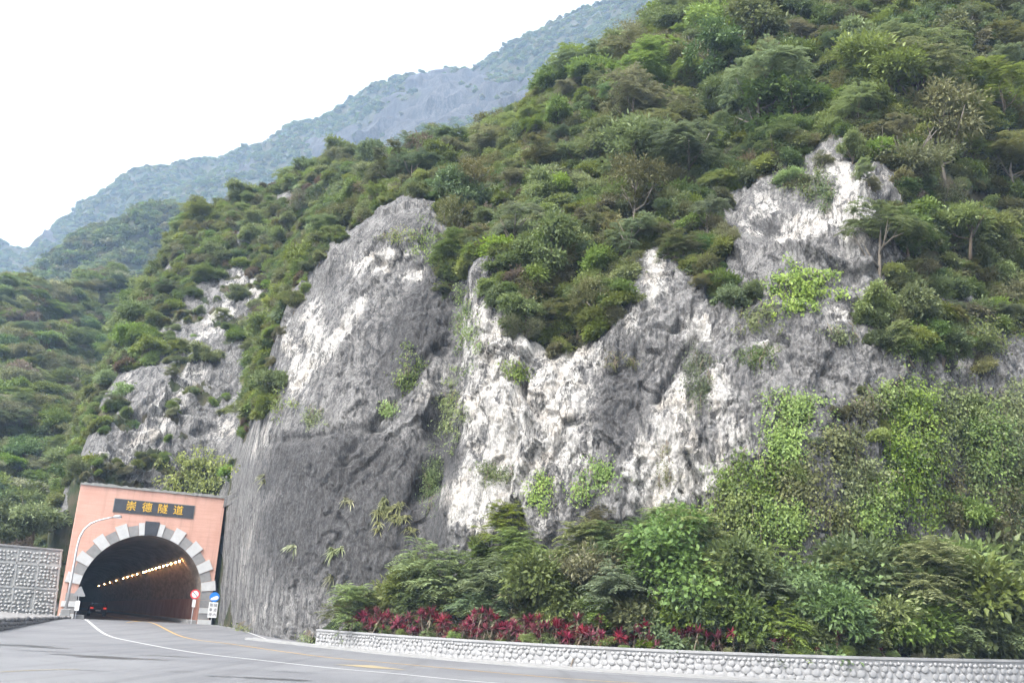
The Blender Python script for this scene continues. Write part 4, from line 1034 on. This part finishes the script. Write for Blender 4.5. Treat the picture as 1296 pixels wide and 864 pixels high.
for q, i in enumerate(trees):
    px, py = PX1[i], PY1[i]; kn = pick_kind(px, py, rgT); n = N1[i]
    sc = (rgT.uniform(.5, .9) if rgT.random() < .68 else rgT.uniform(.95, 1.6)) * (1.1 if py < 260 and px > 700 else .92)
    if partial[i] or expo2[i] > .5: sc *= .6
    elif rim[i]: sc *= .8
    pos = p1[i] - n * .2 - np.array([0, 0, .35 * sc])
    if q < 300 and -30 < px < 1330 and py > -30:
        slope_trees.append(plant(kn, pos, sc, rgT.uniform(0, 6.28), KINDS[kn]['look'] + ' ' + place(px, py), 'trees and shrubs on the slope above the cliff', (rgT.uniform(-.12, .12), rgT.uniform(-.12, .12)), rgT.uniform(.85, 1.5)))
    else: rest_pts.append((pos + np.array([0, 0, KINDS[kn]['h'] * sc]), rgT.uniform(0, 6.28), sc * 1.05, kn))

single_out(slope_trees)
# masses: instances of crowns on points
def src(meshes, nm):
    col = bpy.data.collections.new(nm)
    for k, me in enumerate(meshes): col.objects.link(bpy.data.objects.new('%s_%02d' % (nm, k), me))
    return col
def mass(name, col, pts, label, cat):
    """pts: (pos, rz, scale, index)"""
    P_ = np.array([q[0] for q in pts], np.float32); me = bpy.data.meshes.new(name); me.vertices.add(len(P_)); me.vertices.foreach_set('co', P_.ravel())
    for an, ty_, arr in (('rz', 'FLOAT', [q[1] for q in pts]), ('rx', 'FLOAT', [q[4][0] if len(q) > 4 else 0 for q in pts]), ('ry', 'FLOAT', [q[4][1] if len(q) > 4 else 0 for q in pts]), ('sc', 'FLOAT', [q[2] for q in pts]), ('ix', 'INT', [q[3] for q in pts])):
        a = me.attributes.new(an, ty_, 'POINT'); a.data.foreach_set('value', np.array(arr, np.int32 if ty_ == 'INT' else np.float32))
    o = mobj(name, me); tag(o, label, cat, kind='stuff')
    ng = bpy.data.node_groups.new(name, 'GeometryNodeTree'); ng.interface.new_socket('Geometry', in_out='INPUT', socket_type='NodeSocketGeometry'); ng.interface.new_socket('Geometry', in_out='OUTPUT', socket_type='NodeSocketGeometry')
    nn_ = ng.nodes; gi = nn_.new('NodeGroupInput'); go = nn_.new('NodeGroupOutput'); ci = nn_.new('GeometryNodeCollectionInfo')
    ci.inputs['Collection'].default_value = col; ci.inputs['Separate Children'].default_value = True; ci.inputs['Reset Children'].default_value = True
    ip = nn_.new('GeometryNodeInstanceOnPoints'); ip.inputs['Pick Instance'].default_value = True
    def at_(nm, ty_):
        q = nn_.new('GeometryNodeInputNamedAttribute'); q.data_type = ty_; q.inputs['Name'].default_value = nm; return q.outputs['Attribute']
    cx = nn_.new('ShaderNodeCombineXYZ'); ng.links.new(at_('rz', 'FLOAT'), cx.inputs['Z']); ng.links.new(at_('rx', 'FLOAT'), cx.inputs['X']); ng.links.new(at_('ry', 'FLOAT'), cx.inputs['Y'])
    er = nn_.new('FunctionNodeEulerToRotation'); ng.links.new(cx.outputs[0], er.inputs[0])
    ng.links.new(gi.outputs[0], ip.inputs['Points']); ng.links.new(ci.outputs[0], ip.inputs['Instance']); ng.links.new(at_('ix', 'INT'), ip.inputs['Instance Index'])
    ng.links.new(er.outputs[0], ip.inputs['Rotation']); ng.links.new(at_('sc', 'FLOAT'), ip.inputs['Scale']); ng.links.new(ip.outputs[0], go.inputs[0])
    md = o.modifiers.new('scatter', 'NODES'); md.node_group = ng; return o
order = list(KINDS); ML = []; first = {}
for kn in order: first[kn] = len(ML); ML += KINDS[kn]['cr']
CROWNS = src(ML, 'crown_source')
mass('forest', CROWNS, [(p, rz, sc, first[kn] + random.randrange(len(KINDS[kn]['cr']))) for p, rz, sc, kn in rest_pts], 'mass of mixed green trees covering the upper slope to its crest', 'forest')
# undergrowth between the trees of the front slope
UG = [crown_mesh('bush', 40 + k, MAT[mn], .9) for k, mn in enumerate(('leaf_mid', 'leaf_olive', 'leaf_deep', 'leaf_mid', 'leaf_dry'))]
UCOL = src(UG, 'undergrowth_source')
vegu = np.where(vegw > .5, np.where(rim, 2.2, 1.0), np.where(partial & (vinez < .5) & (rockm < .5), .0, np.where(vegw > 0, .12, 0)))
vegu *= 1.0; vegu += np.where(rim & (eb < .5) & (vegu < .1) & (PY1 < 640), .5, 0)
ui = sample(vegu, 8000, RS); pts = []
for i in ui:
    if -60 < PX1[i] < 1400 and -80 < PY1[i] < 720:
        pts.append((p1[i] + N1[i] * .1 + np.array([0, 0, .0]), random.uniform(0, 6.28), random.uniform(.45, 1.1) * (.55 if partial[i] or expo2[i] > .5 else 1), random.choices(range(5), (5, 3, 3, 4, .5))[0], (random.uniform(.2, .9), random.uniform(-.5, .5))))
mass('undergrowth', UCOL, pts, 'tangled low green undergrowth between the trees on the slope', 'undergrowth')
# other hills
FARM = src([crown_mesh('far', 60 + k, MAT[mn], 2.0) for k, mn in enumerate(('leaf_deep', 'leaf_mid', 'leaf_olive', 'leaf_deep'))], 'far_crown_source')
def cover(name, q2, nrm, rk, sh, n, s0, s1, col, nvar, label, lift=.5):
    g = q2.reshape(*sh, 3); ar = np.linalg.norm(np.cross(np.gradient(g, axis=0), np.gradient(g, axis=1)), axis=2).ravel(); x, y = proj(q2)
    w_ = ar * (rk < .35) * (x > -120) * (x < 1100) * (y > -80) * (y < 800); w_[np.arange(len(q2)).reshape(sh)[:, -3:].ravel()] = 0
    hx, hy, hz_ = to_t(q2); w_ = w_ * ~((np.abs(hx - TC) < 9) & (hz_ < 13) & (hy > -5))
    idx = RS.choice(len(q2), size=n, p=w_ / w_.sum()); jit = RS.normal(size=(n, 3)) * s0 * [1, 1, .1]
    mass(name, col, [(q2[i] + j + np.array([0, 0, s_ * lift]), random.uniform(0, 6.28), s_, random.randrange(nvar)) for i, j, s_ in zip(idx, jit, RS.uniform(s0, s1, n))], label, 'forest')
cover('forest', qc, ncn, rkc, shc, 2600, .8, 1.6, CROWNS, len(ML), 'dark green forest on the hillside behind the tunnel at left', 1.0)
cover('far_forest', qd, nd, rkd, shd, 5000, .9, 2.0, FARM, 4, 'hazy blue green forest on the middle distant hill')
cover('far_forest', qe, ne, rke, she, 22000, .8, 1.7, FARM, 4, 'pale blue forest on the distant mountain')

# ------------------------------------------------------------------ shrubs in the bed behind the low wall
SHRUBS = [(412, 748, 40, 'feather', 1.6), (440, 725, 56, 'dense', 3), (430, 742, 46, 'feather', 1), (462, 706, 60, 'dense', 3), (500, 690, 70, 'feather', 3), (540, 672, 60, 'feather', 4.5), (565, 705, 60, 'layer', 3), (600, 668, 70, 'feather', 4.5), (640, 705, 70, 'dense', 3), (672, 662, 60, 'feather', 5), (700, 690, 70, 'olive', 3.5), (735, 660, 70, 'layer', 4.5), (775, 645, 80, 'feather', 5), (760, 715, 80, 'layer', 2.4), (822, 648, 85, 'broad', 4), (858, 690, 80, 'broad', 2.6), (880, 655, 70, 'feather', 5), (905, 705, 80, 'feather', 3), (945, 690, 75, 'dense', 4), (975, 725, 80, 'layer', 2.6), (1000, 695, 70, 'feather', 4.5), (1046, 705, 70, 'broad', 3.4), (1085, 725, 70, 'olive', 4), (1120, 715, 75, 'feather', 4.5), (1150, 735, 75, 'broad', 3), (1175, 700, 90, 'feather', 3), (1205, 690, 90, 'dense', 4), (1235, 695, 90, 'feather', 3.4), (1265, 690, 90, 'dense', 4), (1300, 690, 95, 'feather', 4), (1318, 700, 95, 'dense', 3), (1340, 690, 95, 'deep', 4),
 (470, 728, 50, 'feather', 3.0), (515, 735, 54, 'feather', 3.2), (560, 738, 60, 'layer', 3.4), (610, 732, 60, 'olive', 3.4), (655, 735, 60, 'dense', 3.4), (705, 735, 60, 'bush', 3.2), (745, 742, 60, 'feather', 3.0), (795, 742, 74, 'dense', 2.6), (840, 755, 66, 'deep', 2.4), (885, 752, 66, 'bush', 2.4), (930, 752, 70, 'deep', 2.4), (985, 762, 66, 'feather', 2.2), (1035, 765, 66, 'bush', 2.4), (1085, 768, 66, 'deep', 2.4), (1135, 765, 66, 'bush', 2.2), (1185, 772, 70, 'dense', 2.2), (1235, 775, 70, 'bush', 2.2), (1285, 780, 70, 'bush', 2.2), (1275, 750, 80, 'feather', 2.6), (1318, 770, 80, 'dense', 2.2)]
rgS = random.Random(31); shr = []
for n_, (px, py, wpx, kn, off) in enumerate(SHRUBS):
    s_ = s_of_px(px); b = bed(min(s_, LW), off); dist = math.hypot(b[0], b[1])
    top = 1.6 + ray(px, py)[2] / math.hypot(*ray(px, py)[:2]) * dist
    rad = wpx / FPX * dist * .72; sc = rad / 2.0 * 1.25; k = KINDS[kn]; hgt = max(top - b[2], .6)
    crz = top - 2.0 * sc * .85                                 # crown centre height
    lift = max((crz - b[2]) / sc, .4)
    lab = '%s in the %s row behind low wall' % (k['look'].replace('tree', 'bush'), 'back' if n_ < 32 else 'front')
    shr.append(plant(kn, b, sc, rgS.uniform(0, 6.28), lab, 'shrubs behind the low wall', (rgS.uniform(-.08, .08), rgS.uniform(-.08, .08)), 1.2, lift / 1.2)); e = shr[-1]
    tr = [c_ for c_ in e.children if c_.name.startswith('trunk')][0]; tr.scale = (.55, .55, max(lift / k['h'], .4) * .55); tr.location = (0, 0, lift * .6)

single_out(shr)
# red strap-leaved plants
def rosette(seed, n, L, W, mat):
    rs = np.random.RandomState(seed); V = []; Fc = []; LV = []; k0 = 0
    for k in range(n):
        az = k * 2.4 + rs.uniform(-.3, .3); el = rs.uniform(.15, 1.25); l = L * rs.uniform(.7, 1.1); w_ = W * rs.uniform(.8, 1.2)
        d = np.array([math.cos(az) * math.cos(el), math.sin(az) * math.cos(el), math.sin(el)]); s_ = np.array([-math.sin(az), math.cos(az), 0]); lvv = rs.uniform(0, .4) + el / 1.25 * .6
        for j, t_ in enumerate((0, .3, .65, 1)):
            c = d * l * t_ - np.array([0, 0, 1]) * l * .5 * t_ * t_ * (1.25 - el) ; wd = w_ * (.35, 1, .8, .04)[j]
            V += [c - s_ * wd / 2, c + s_ * wd / 2]; LV += [lvv, lvv]
        for j in range(3): Fc.append((k0 + 2 * j, k0 + 2 * j + 1, k0 + 2 * j + 3, k0 + 2 * j + 2))
        k0 += 8
    return np_mesh('rosette', np.array(V), np.array(Fc), mat, False, {'lv': ('FLOAT', np.array(LV, np.float32))})
ROS = [rosette(k, 20 + 3 * k, .40 + .04 * k, .075, MAT['leaf_red']) for k in range(5)]
DRY = [rosette(k + 10, 12, .42, .06, MAT['leaf_dry']) for k in range(2)]
STM = [MB().tube([(0, 0, -1.6), (.03, .02, -.6), (0, 0, .05)], [.03, .026, .02], 6).mesh('stem', MAT['bark']) for _ in range(1)]
rgC = random.Random(8); ti = []; cps = [(425 + 340 * k / 119 + rgC.uniform(-3, 3)) for k in range(120)] + [774, 780, 785, 795, 804, 812, 818, 828, 840, 845, 852, 860, 872, 884, 896, 905, 912, 930, 948, 985, 998, 1004, 1040, 1046, 1075, 1135]
for k, px in enumerate(cps):
    s_ = s_of_px(px); off = rgC.uniform(.45, 1.25); b = bed(s_, off); sparse = px > 770
    h = rgC.uniform(.25, 1.25) if not sparse else rgC.uniform(.3, .9)
    h *= .75 + .45 * math.sin(px * .045) ** 2
    where = 'by the wall\'s left end' if px < 480 else 'left of bed middle' if px < 570 else 'below the white rock face' if px < 680 else 'at right end of red bed' if px < 770 else 'standing apart under shrubs' if px < 960 else 'standing apart further right'
    ht = 'tall' if h > 1.05 else 'short' if h < .6 else 'medium'
    e = empty('strap_leaved_plant', tuple(b + np.array([0, 0, h])), rgC.uniform(0, 6.28), '%s red strap leaved plant %s' % (ht, where), 'plant', 'red strap leaved plants in the bed')
    e.rotation_euler = (rgC.uniform(-.4, .4), rgC.uniform(-.4, .4), rgC.uniform(0, 6.28)); sc = rgC.uniform(.65, 1.2); e.scale = (sc, sc, sc)
    ti.append(e)
    for nm, me, z in (('stem', STM[0], 0), ('rosette', ROS[rgC.randrange(5)], 0), ('dry_leaves', DRY[k % 2], -.22)):
        o = bpy.data.objects.new(nm, me); COL.objects.link(o); o.parent = e; o.location = (0, 0, z)
        if nm == 'dry_leaves': o.rotation_euler = (math.pi, 0, 0)

single_out(ti)
weeds = []
for k in range(26):
    px = 430 + 33 * k + rgC.uniform(-12, 12); b = bed(s_of_px(px), rgC.uniform(.45, 1.0)); kn = rgC.choice(('bush', 'lime', 'feather', 'pale', 'dense'))
    weeds.append(plant(kn, b, rgC.uniform(.13, .26), rgC.uniform(0, 6.28), 'small %s right behind the low wall' % KINDS[kn]['look'].replace('tree', 'weed').replace('shrub', 'weed'), 'weeds among the red plants', (0, 0), 1.2, .8))
single_out(weeds)
# ------------------------------------------------------------------ vines and tufts on the rock
def vine(px, py, rx, ry, n, mat, L, W, out, hang, label, name='hanging_vine', cat='vine', holes=.0, group='vines hanging on the cliff', strands=.35):
    rs = np.random.RandomState(int(px * 7 + py)); B = []; NN = []; LV = []
    ncl = max(5, n // 40)
    tops = [(px + rx * rs.normal() * .62, py + ry * rs.normal() * .62 - ry * .15) for _ in range(ncl)]
    tops = [(x, y) for x, y in tops if ((x - px) / rx) ** 2 + ((y - py) / ry) ** 2 < 3.2] or [(px, py)]
    cen = None
    for (x, y) in tops:
        p, nn_ = surf(x, y); m_ = max(6, n // len(tops)); o_ = rs.uniform(.4, 1) * out; lv0 = rs.uniform(-.25, .7)
        if cen is None: cen = p.copy()
        lng = rs.choice([.35, .6, .9, 2.0], p=[.3, .3, .25, .15]) * hang; spread = rs.uniform(.18, .5)
        u = rs.uniform(0, 1, m_) ** 1.5
        q = p + nn_ * o_ + np.stack([rs.normal(size=m_) * spread * (1 - u * .75), rs.normal(size=m_) * spread * .45, -u * lng + rs.normal(size=m_) * .15], 1)
        q += np.outer(np.ones(m_), nn_) * (rs.uniform(-.4, .25, m_)[:, None] * out)
        B.append(q); NN.append(np.repeat(nn_[None], m_, 0)); LV.append(lv0 + rs.uniform(0, .4, m_))
    B = np.concatenate(B); NN = np.concatenate(NN); LV = np.concatenate(LV)
    D = unit(NN * .35 + rs.normal(size=B.shape) * .55 + np.array([0, 0, -.7])); up = unit(NN + np.array([0, 0, .5]) + rs.normal(size=B.shape) * .4)
    sz_ = rs.uniform(.55, 1.6, len(B)); V, Fc, lv = leaves(B - cen, D, up, sz_ * L, sz_ * rs.uniform(.8, 1.2, len(B)) * W, LV, .1, .1)
    e = empty(name, tuple(cen), 0, label, cat, group)
    mobj('foliage', np_mesh('foliage', V, Fc, mat, False, {'lv': ('FLOAT', lv.astype(np.float32))}), e)
    m = MB()
    for (x, y) in tops[:10]:
        p, nn_ = surf(x, y); a = p - cen + nn_ * .05; m.tube([tuple(a + np.array([0, 0, .3])), tuple(a + nn_ * out * .6), tuple(a + nn_ * out * .5 - np.array([0, 0, hang * .8]))], [.03, .025, .01], 4)
    so = m.build('stems', MAT['bark'], e); so['kind'] = 'stuff'
    return e
def tuft(px, py, rx, ry, n, mat, label):
    rs = np.random.RandomState(int(px * 3 + py)); V = []; Fc = []; LV = []; k0 = 0; cen = surf(px, py)[0].copy()
    for c_ in range(max(2, n // 40)):
        p, nn_ = surf(px + rx * rs.uniform(-.9, .9), py + ry * rs.uniform(-.9, .9)); p = p - cen - nn_ * .05; lv0 = rs.uniform(0, .5)
        for k in range(42):
            d = unit(nn_ * .9 + np.array([0, 0, .8]) + rs.normal(size=3) * .75); l = rs.uniform(.35, .8); w_ = rs.uniform(.025, .05); s_ = unit(np.cross(d, rs.normal(size=3))); lvv = lv0 + rs.uniform(0, .5)
            for j, t_ in enumerate((0, .4, .75, 1)):
                c = p + d * l * t_ - np.array([0, 0, 1]) * l * .75 * t_ * t_; wd = w_ * (.6, 1, .7, .05)[j]; V += [c - s_ * wd, c + s_ * wd]; LV += [lvv, lvv]
            for j in range(3): Fc.append((k0 + 2 * j, k0 + 2 * j + 1, k0 + 2 * j + 3, k0 + 2 * j + 2))
            k0 += 8
    e = empty('grass_tuft', tuple(cen), 0, label, 'grass', 'tufts growing on the dark rock')
    mobj('blades', np_mesh('blades', np.array(V), np.array(Fc), mat, False, {'lv': ('FLOAT', np.array(LV, np.float32))}), e); return e
LI, MI, OL, DP, PA = MAT['leaf_lime'], MAT['leaf_mid'], MAT['leaf_olive'], MAT['leaf_deep'], MAT['leaf_pale']
V1 = [(887, 475, 13, 34, 1500, DP, .15, .06, .35, 1.2, 'dark drooping curtain of fine leaves on the pale rock right of centre'), (958, 452, 18, 12, 800, DP, .15, .06, .35, .8, 'small dark drooping clump right of the long leafy curtain'), (547, 610, 12, 28, 1000, DP, .14, .06, .4, 1.0, 'dark green hanging clump left of the white rock'), (625, 601, 18, 10, 420, DP, .16, .07, .4, .3, 'dark little bush stuck on the white rock'), (684, 618, 12, 26, 420, LI, .15, .09, .3, .7, 'yellow green creeper at the foot of the white rock'), (760, 598, 14, 14, 420, LI, .15, .1, .35, .5, 'round lime creeper low on the grey streaked rock'), (735, 620, 10, 14, 200, LI, .15, .1, .3, .5, 'small lime creeper left of the round one'), (842, 600, 6, 34, 260, OL, .13, .06, .2, .8, 'thin strand of leaves down the pale rock'), (655, 470, 14, 8, 260, MI, .18, .1, .35, .4, 'green sprig rooted in a crack of the white face'), (790, 460, 16, 10, 200, OL, .16, .06, .3, .5, 'sparse greyish tuft on the streaked rock'),
 (500, 655, 26, 20, 600, PA, .24, .05, .5, .5, 'pale feathery bush on the dark rock'), (485, 640, 12, 10, 200, PA, .22, .05, .4, .4, 'small pale tuft beside the pale feathery bush'), (437, 632, 8, 5, 90, PA, .24, .05, .3, .2, 'tiny grass tuft on the dark rock'), (425, 697, 10, 9, 130, PA, .24, .05, .3, .3, 'pale grass tuft low on the dark rock'), (330, 607, 9, 6, 110, PA, .24, .05, .3, .2, 'pale grass tuft beside the portal top'), (368, 690, 7, 5, 80, PA, .24, .05, .3, .2, 'lone tuft in the middle of dark rock'), (410, 735, 12, 6, 110, PA, .26, .05, .35, .3, 'straw coloured tuft by the wall end'), (395, 525, 20, 10, 260, MI, .2, .08, .4, .4, 'green scrub on the ledge above the dark rock'),
 (520, 470, 14, 24, 420, MI, .2, .1, .4, .6, 'leafy scrub in the diagonal seam'), (495, 517, 12, 10, 260, LI, .2, .1, .4, .3, 'lime sprig low in the diagonal seam'), (575, 520, 16, 34, 620, MI, .2, .09, .5, .7, 'green scrub filling the gully left of the white face'), (590, 400, 14, 40, 620, MI, .2, .09, .5, .7, 'green scrub high in the gully'), (545, 310, 28, 20, 620, MI, .2, .09, .5, .6, 'green scrub on the upper dark slab'), (500, 300, 24, 6, 200, MI, .2, .09, .4, .3, 'thin grassy ledge on the upper grey face'),
 (250, 600, 34, 22, 1500, MI, .28, .16, .9, 1.2, 'fresh green bush hanging over the portal coping'), (340, 515, 30, 14, 500, MI, .22, .1, .6, .5, 'green scrub on the ledge left of the grey face'), (300, 795, 16, 6, 240, MI, .2, .06, .3, .2, 'green weeds at the foot of the cliff by the blue sign'), (390, 806, 10, 5, 120, MI, .18, .06, .25, .2, 'small weeds at the cliff foot near the wall end'),
 (1010, 365, 36, 24, 1100, LI, .24, .12, .6, .6, 'bright yellow green bush on the ledge under the upper outcrop'), (1060, 425, 12, 8, 160, MI, .2, .1, .4, .4, 'little green sprig on the grey rock'), (960, 400, 26, 12, 320, MI, .22, .1, .5, .5, 'green scrub under the yellow green bush'), (1045, 245, 12, 22, 420, DP, .2, .1, .4, .8, 'dark creeper down the left edge of the upper outcrop'), (1010, 230, 30, 26, 700, DP, .22, .1, .5, .8, 'dark green scrub over the upper outcrop')]
for q in V1:
    if q[5] is PA: tuft(*q[:6], q[10])
    else: vine(q[0], q[1], q[2], q[3], int(q[4] * 2.4), q[5], q[6] * .8, q[7] * .8, *q[8:10], q[10], holes=0)
vs = []
BIG = [(1005, 515, 26, 16, LI, .5), (995, 560, 20, 26, LI, .5), (955, 600, 30, 20, MI, .6), (1005, 605, 26, 26, OL, .5), (930, 640, 30, 26, MI, .7), (985, 655, 28, 24, LI, .7), (1062, 560, 22, 14, MI, .5), (1090, 605, 24, 26, MI, .6), (1105, 640, 24, 28, LI, .8), (1130, 500, 30, 18, LI, .7), (1155, 530, 24, 34, LI, .9), (1140, 585, 22, 34, LI, .8), (1172, 560, 18, 26, MI, .6), (1100, 512, 18, 12, OL, .5), (1212, 515, 28, 24, MI, .8), (1245, 552, 26, 26, LI, .9), (1275, 530, 22, 36, MI, .8), (1285, 600, 20, 32, MI, .6), (1232, 590, 9, 34, LI, .6), (1268, 660, 18, 40, OL, .5), (1290, 690, 20, 40, MI, .6), (1060, 650, 16, 16, MI, .5), (905, 665, 22, 16, MI, .6), (1168, 620, 8, 40, LI, .5), (1180, 428, 30, 16, MI, .7), (1150, 408, 20, 12, LI, .6), (1245, 420, 26, 14, MI, .7), (1205, 640, 8, 30, OL, .4)]
vt = {'leaf_lime': 'bright yellow green', 'leaf_mid': 'mid green', 'leaf_olive': 'dull olive'}
for k, (x, y, rx, ry, mt, ot) in enumerate(BIG):
    rowt = 'high' if y < 530 else 'midway' if y < 610 else 'low'; colt = 'at left edge of the vine covered rock' if x < 1000 else 'left on the vine covered rock' if x < 1080 else 'mid vine covered rock' if x < 1180 else 'right on the vine covered rock'
    vs.append(vine(x, y, rx, ry, int(rx * ry * 4.0 + 700), mt, .135, .085, ot, 1.3, '%s hanging vines %s %s' % (vt[mt.name], rowt, colt), group='vines draped on the right rock'))

single_out(vs)
# shrubs that lean out over the edges of the bare rock
EDGE = [(343, 470), (352, 425), (362, 400), (378, 375), (392, 350), (410, 328), (424, 305), (440, 284), (462, 268), (486, 254), (510, 246), (534, 247), (556, 258), (570, 285), (572, 315), (566, 345), (560, 375), (590, 338), (612, 312), (640, 318), (650, 345), (634, 380), (648, 405), (668, 420), (690, 430), (714, 425), (738, 412), (762, 402), (784, 388), (796, 356), (800, 326), (822, 306), (846, 306), (856, 332), (872, 352), (894, 368), (936, 396), (1000, 240), (1030, 212), (1080, 200), (1108, 232), (1132, 276), (1150, 296), (1120, 440), (1150, 455), (1190, 452), (1230, 446)]
rgE = random.Random(63); edge_sh = []
for px, py in EDGE:
    for rep in range(2):
        p, nn_ = surf(px + rgE.uniform(-7, 7), py + rgE.uniform(-9, 3)); kn = rgE.choice(('dense', 'feather', 'olive', 'bush', 'ofeather', 'deep', 'lime', 'dense', 'feather'))
        sc = rgE.uniform(.32, .62) * (1.35 if 640 < px < 800 else 1)
        edge_sh.append(plant(kn, p - nn_ * .1 - np.array([0, 0, KINDS[kn]['h'] * sc * .5]), sc, rgE.uniform(0, 6.28), '%s on rock edge %s' % (KINDS[kn]['look'], place(px, py)), 'shrubs on the rock edges', (rgE.uniform(-.1, .5), rgE.uniform(-.3, .3)), rgE.uniform(.8, 1.3)))
single_out(edge_sh)
# notable single trees
def hero(px, py, r, kn, sc, label, tilt=(0, 0), lift=None):
    p = at(px, py, r); return plant(kn, p, sc, random.uniform(0, 6.28), label, None, tilt, 1.0, lift)
hero(716, 128, 101, 'olive', 1.35, 'tall open crowned tree standing out on the skyline', lift=3.0)
hero(600, 262, 70, 'olive', 1.1, 'spreading tree with pale trunk in the notch over the grey face', lift=2.4)
hero(835, 62, 88, 'deep', 1.5, 'large dark tree reaching into the sky at the top of the slope')
hero(1120, 120, 76, 'layer', 1.3, 'broad grey green tree with pale forked limbs high on the slope', lift=2.6)
hero(1225, 300, 60, 'dense', 1.0, 'fresh green rounded tree right of the upper white outcrop', lift=.7)
hero(1150, 325, 56.5, 'deep', .8, 'dark green bush against the right edge of upper outcrop')
hero(40, 690, 92, 'bush', 1.5, 'broad low tree over the cobbled wall left of the portal', lift=1.4)
hero(5, 690, 94, 'deep', 1.4, 'dark bush over the left end of the cobbled wall', lift=1.2)
hero(78, 672, 96, 'dense', 1.1, 'small tree wedged beside the left edge of the portal', lift=1.2)

# ------------------------------------------------------------------ haze
hz = MB(); hz.box(-1520, 1520, -620, 1520, -2.5, 700); ho = hz.build('haze', MAT['white']); ho.data.materials.clear()
hm = bpy.data.materials.new('haze'); hm.use_nodes = True; hn = hm.node_tree.nodes; hn.clear()
pv = hn.new('ShaderNodeVolumePrincipled'); pv.inputs['Color'].default_value = (.52, .72, 1, 1); pv.inputs['Density'].default_value = .00031; pv.inputs['Anisotropy'].default_value = .0
ou = hn.new('ShaderNodeOutputMaterial'); hm.node_tree.links.new(pv.outputs[0], ou.inputs['Volume']); ho.data.materials.append(hm)
tag(ho, 'thin blue haze in the air before the mountains', 'haze', kind='stuff')
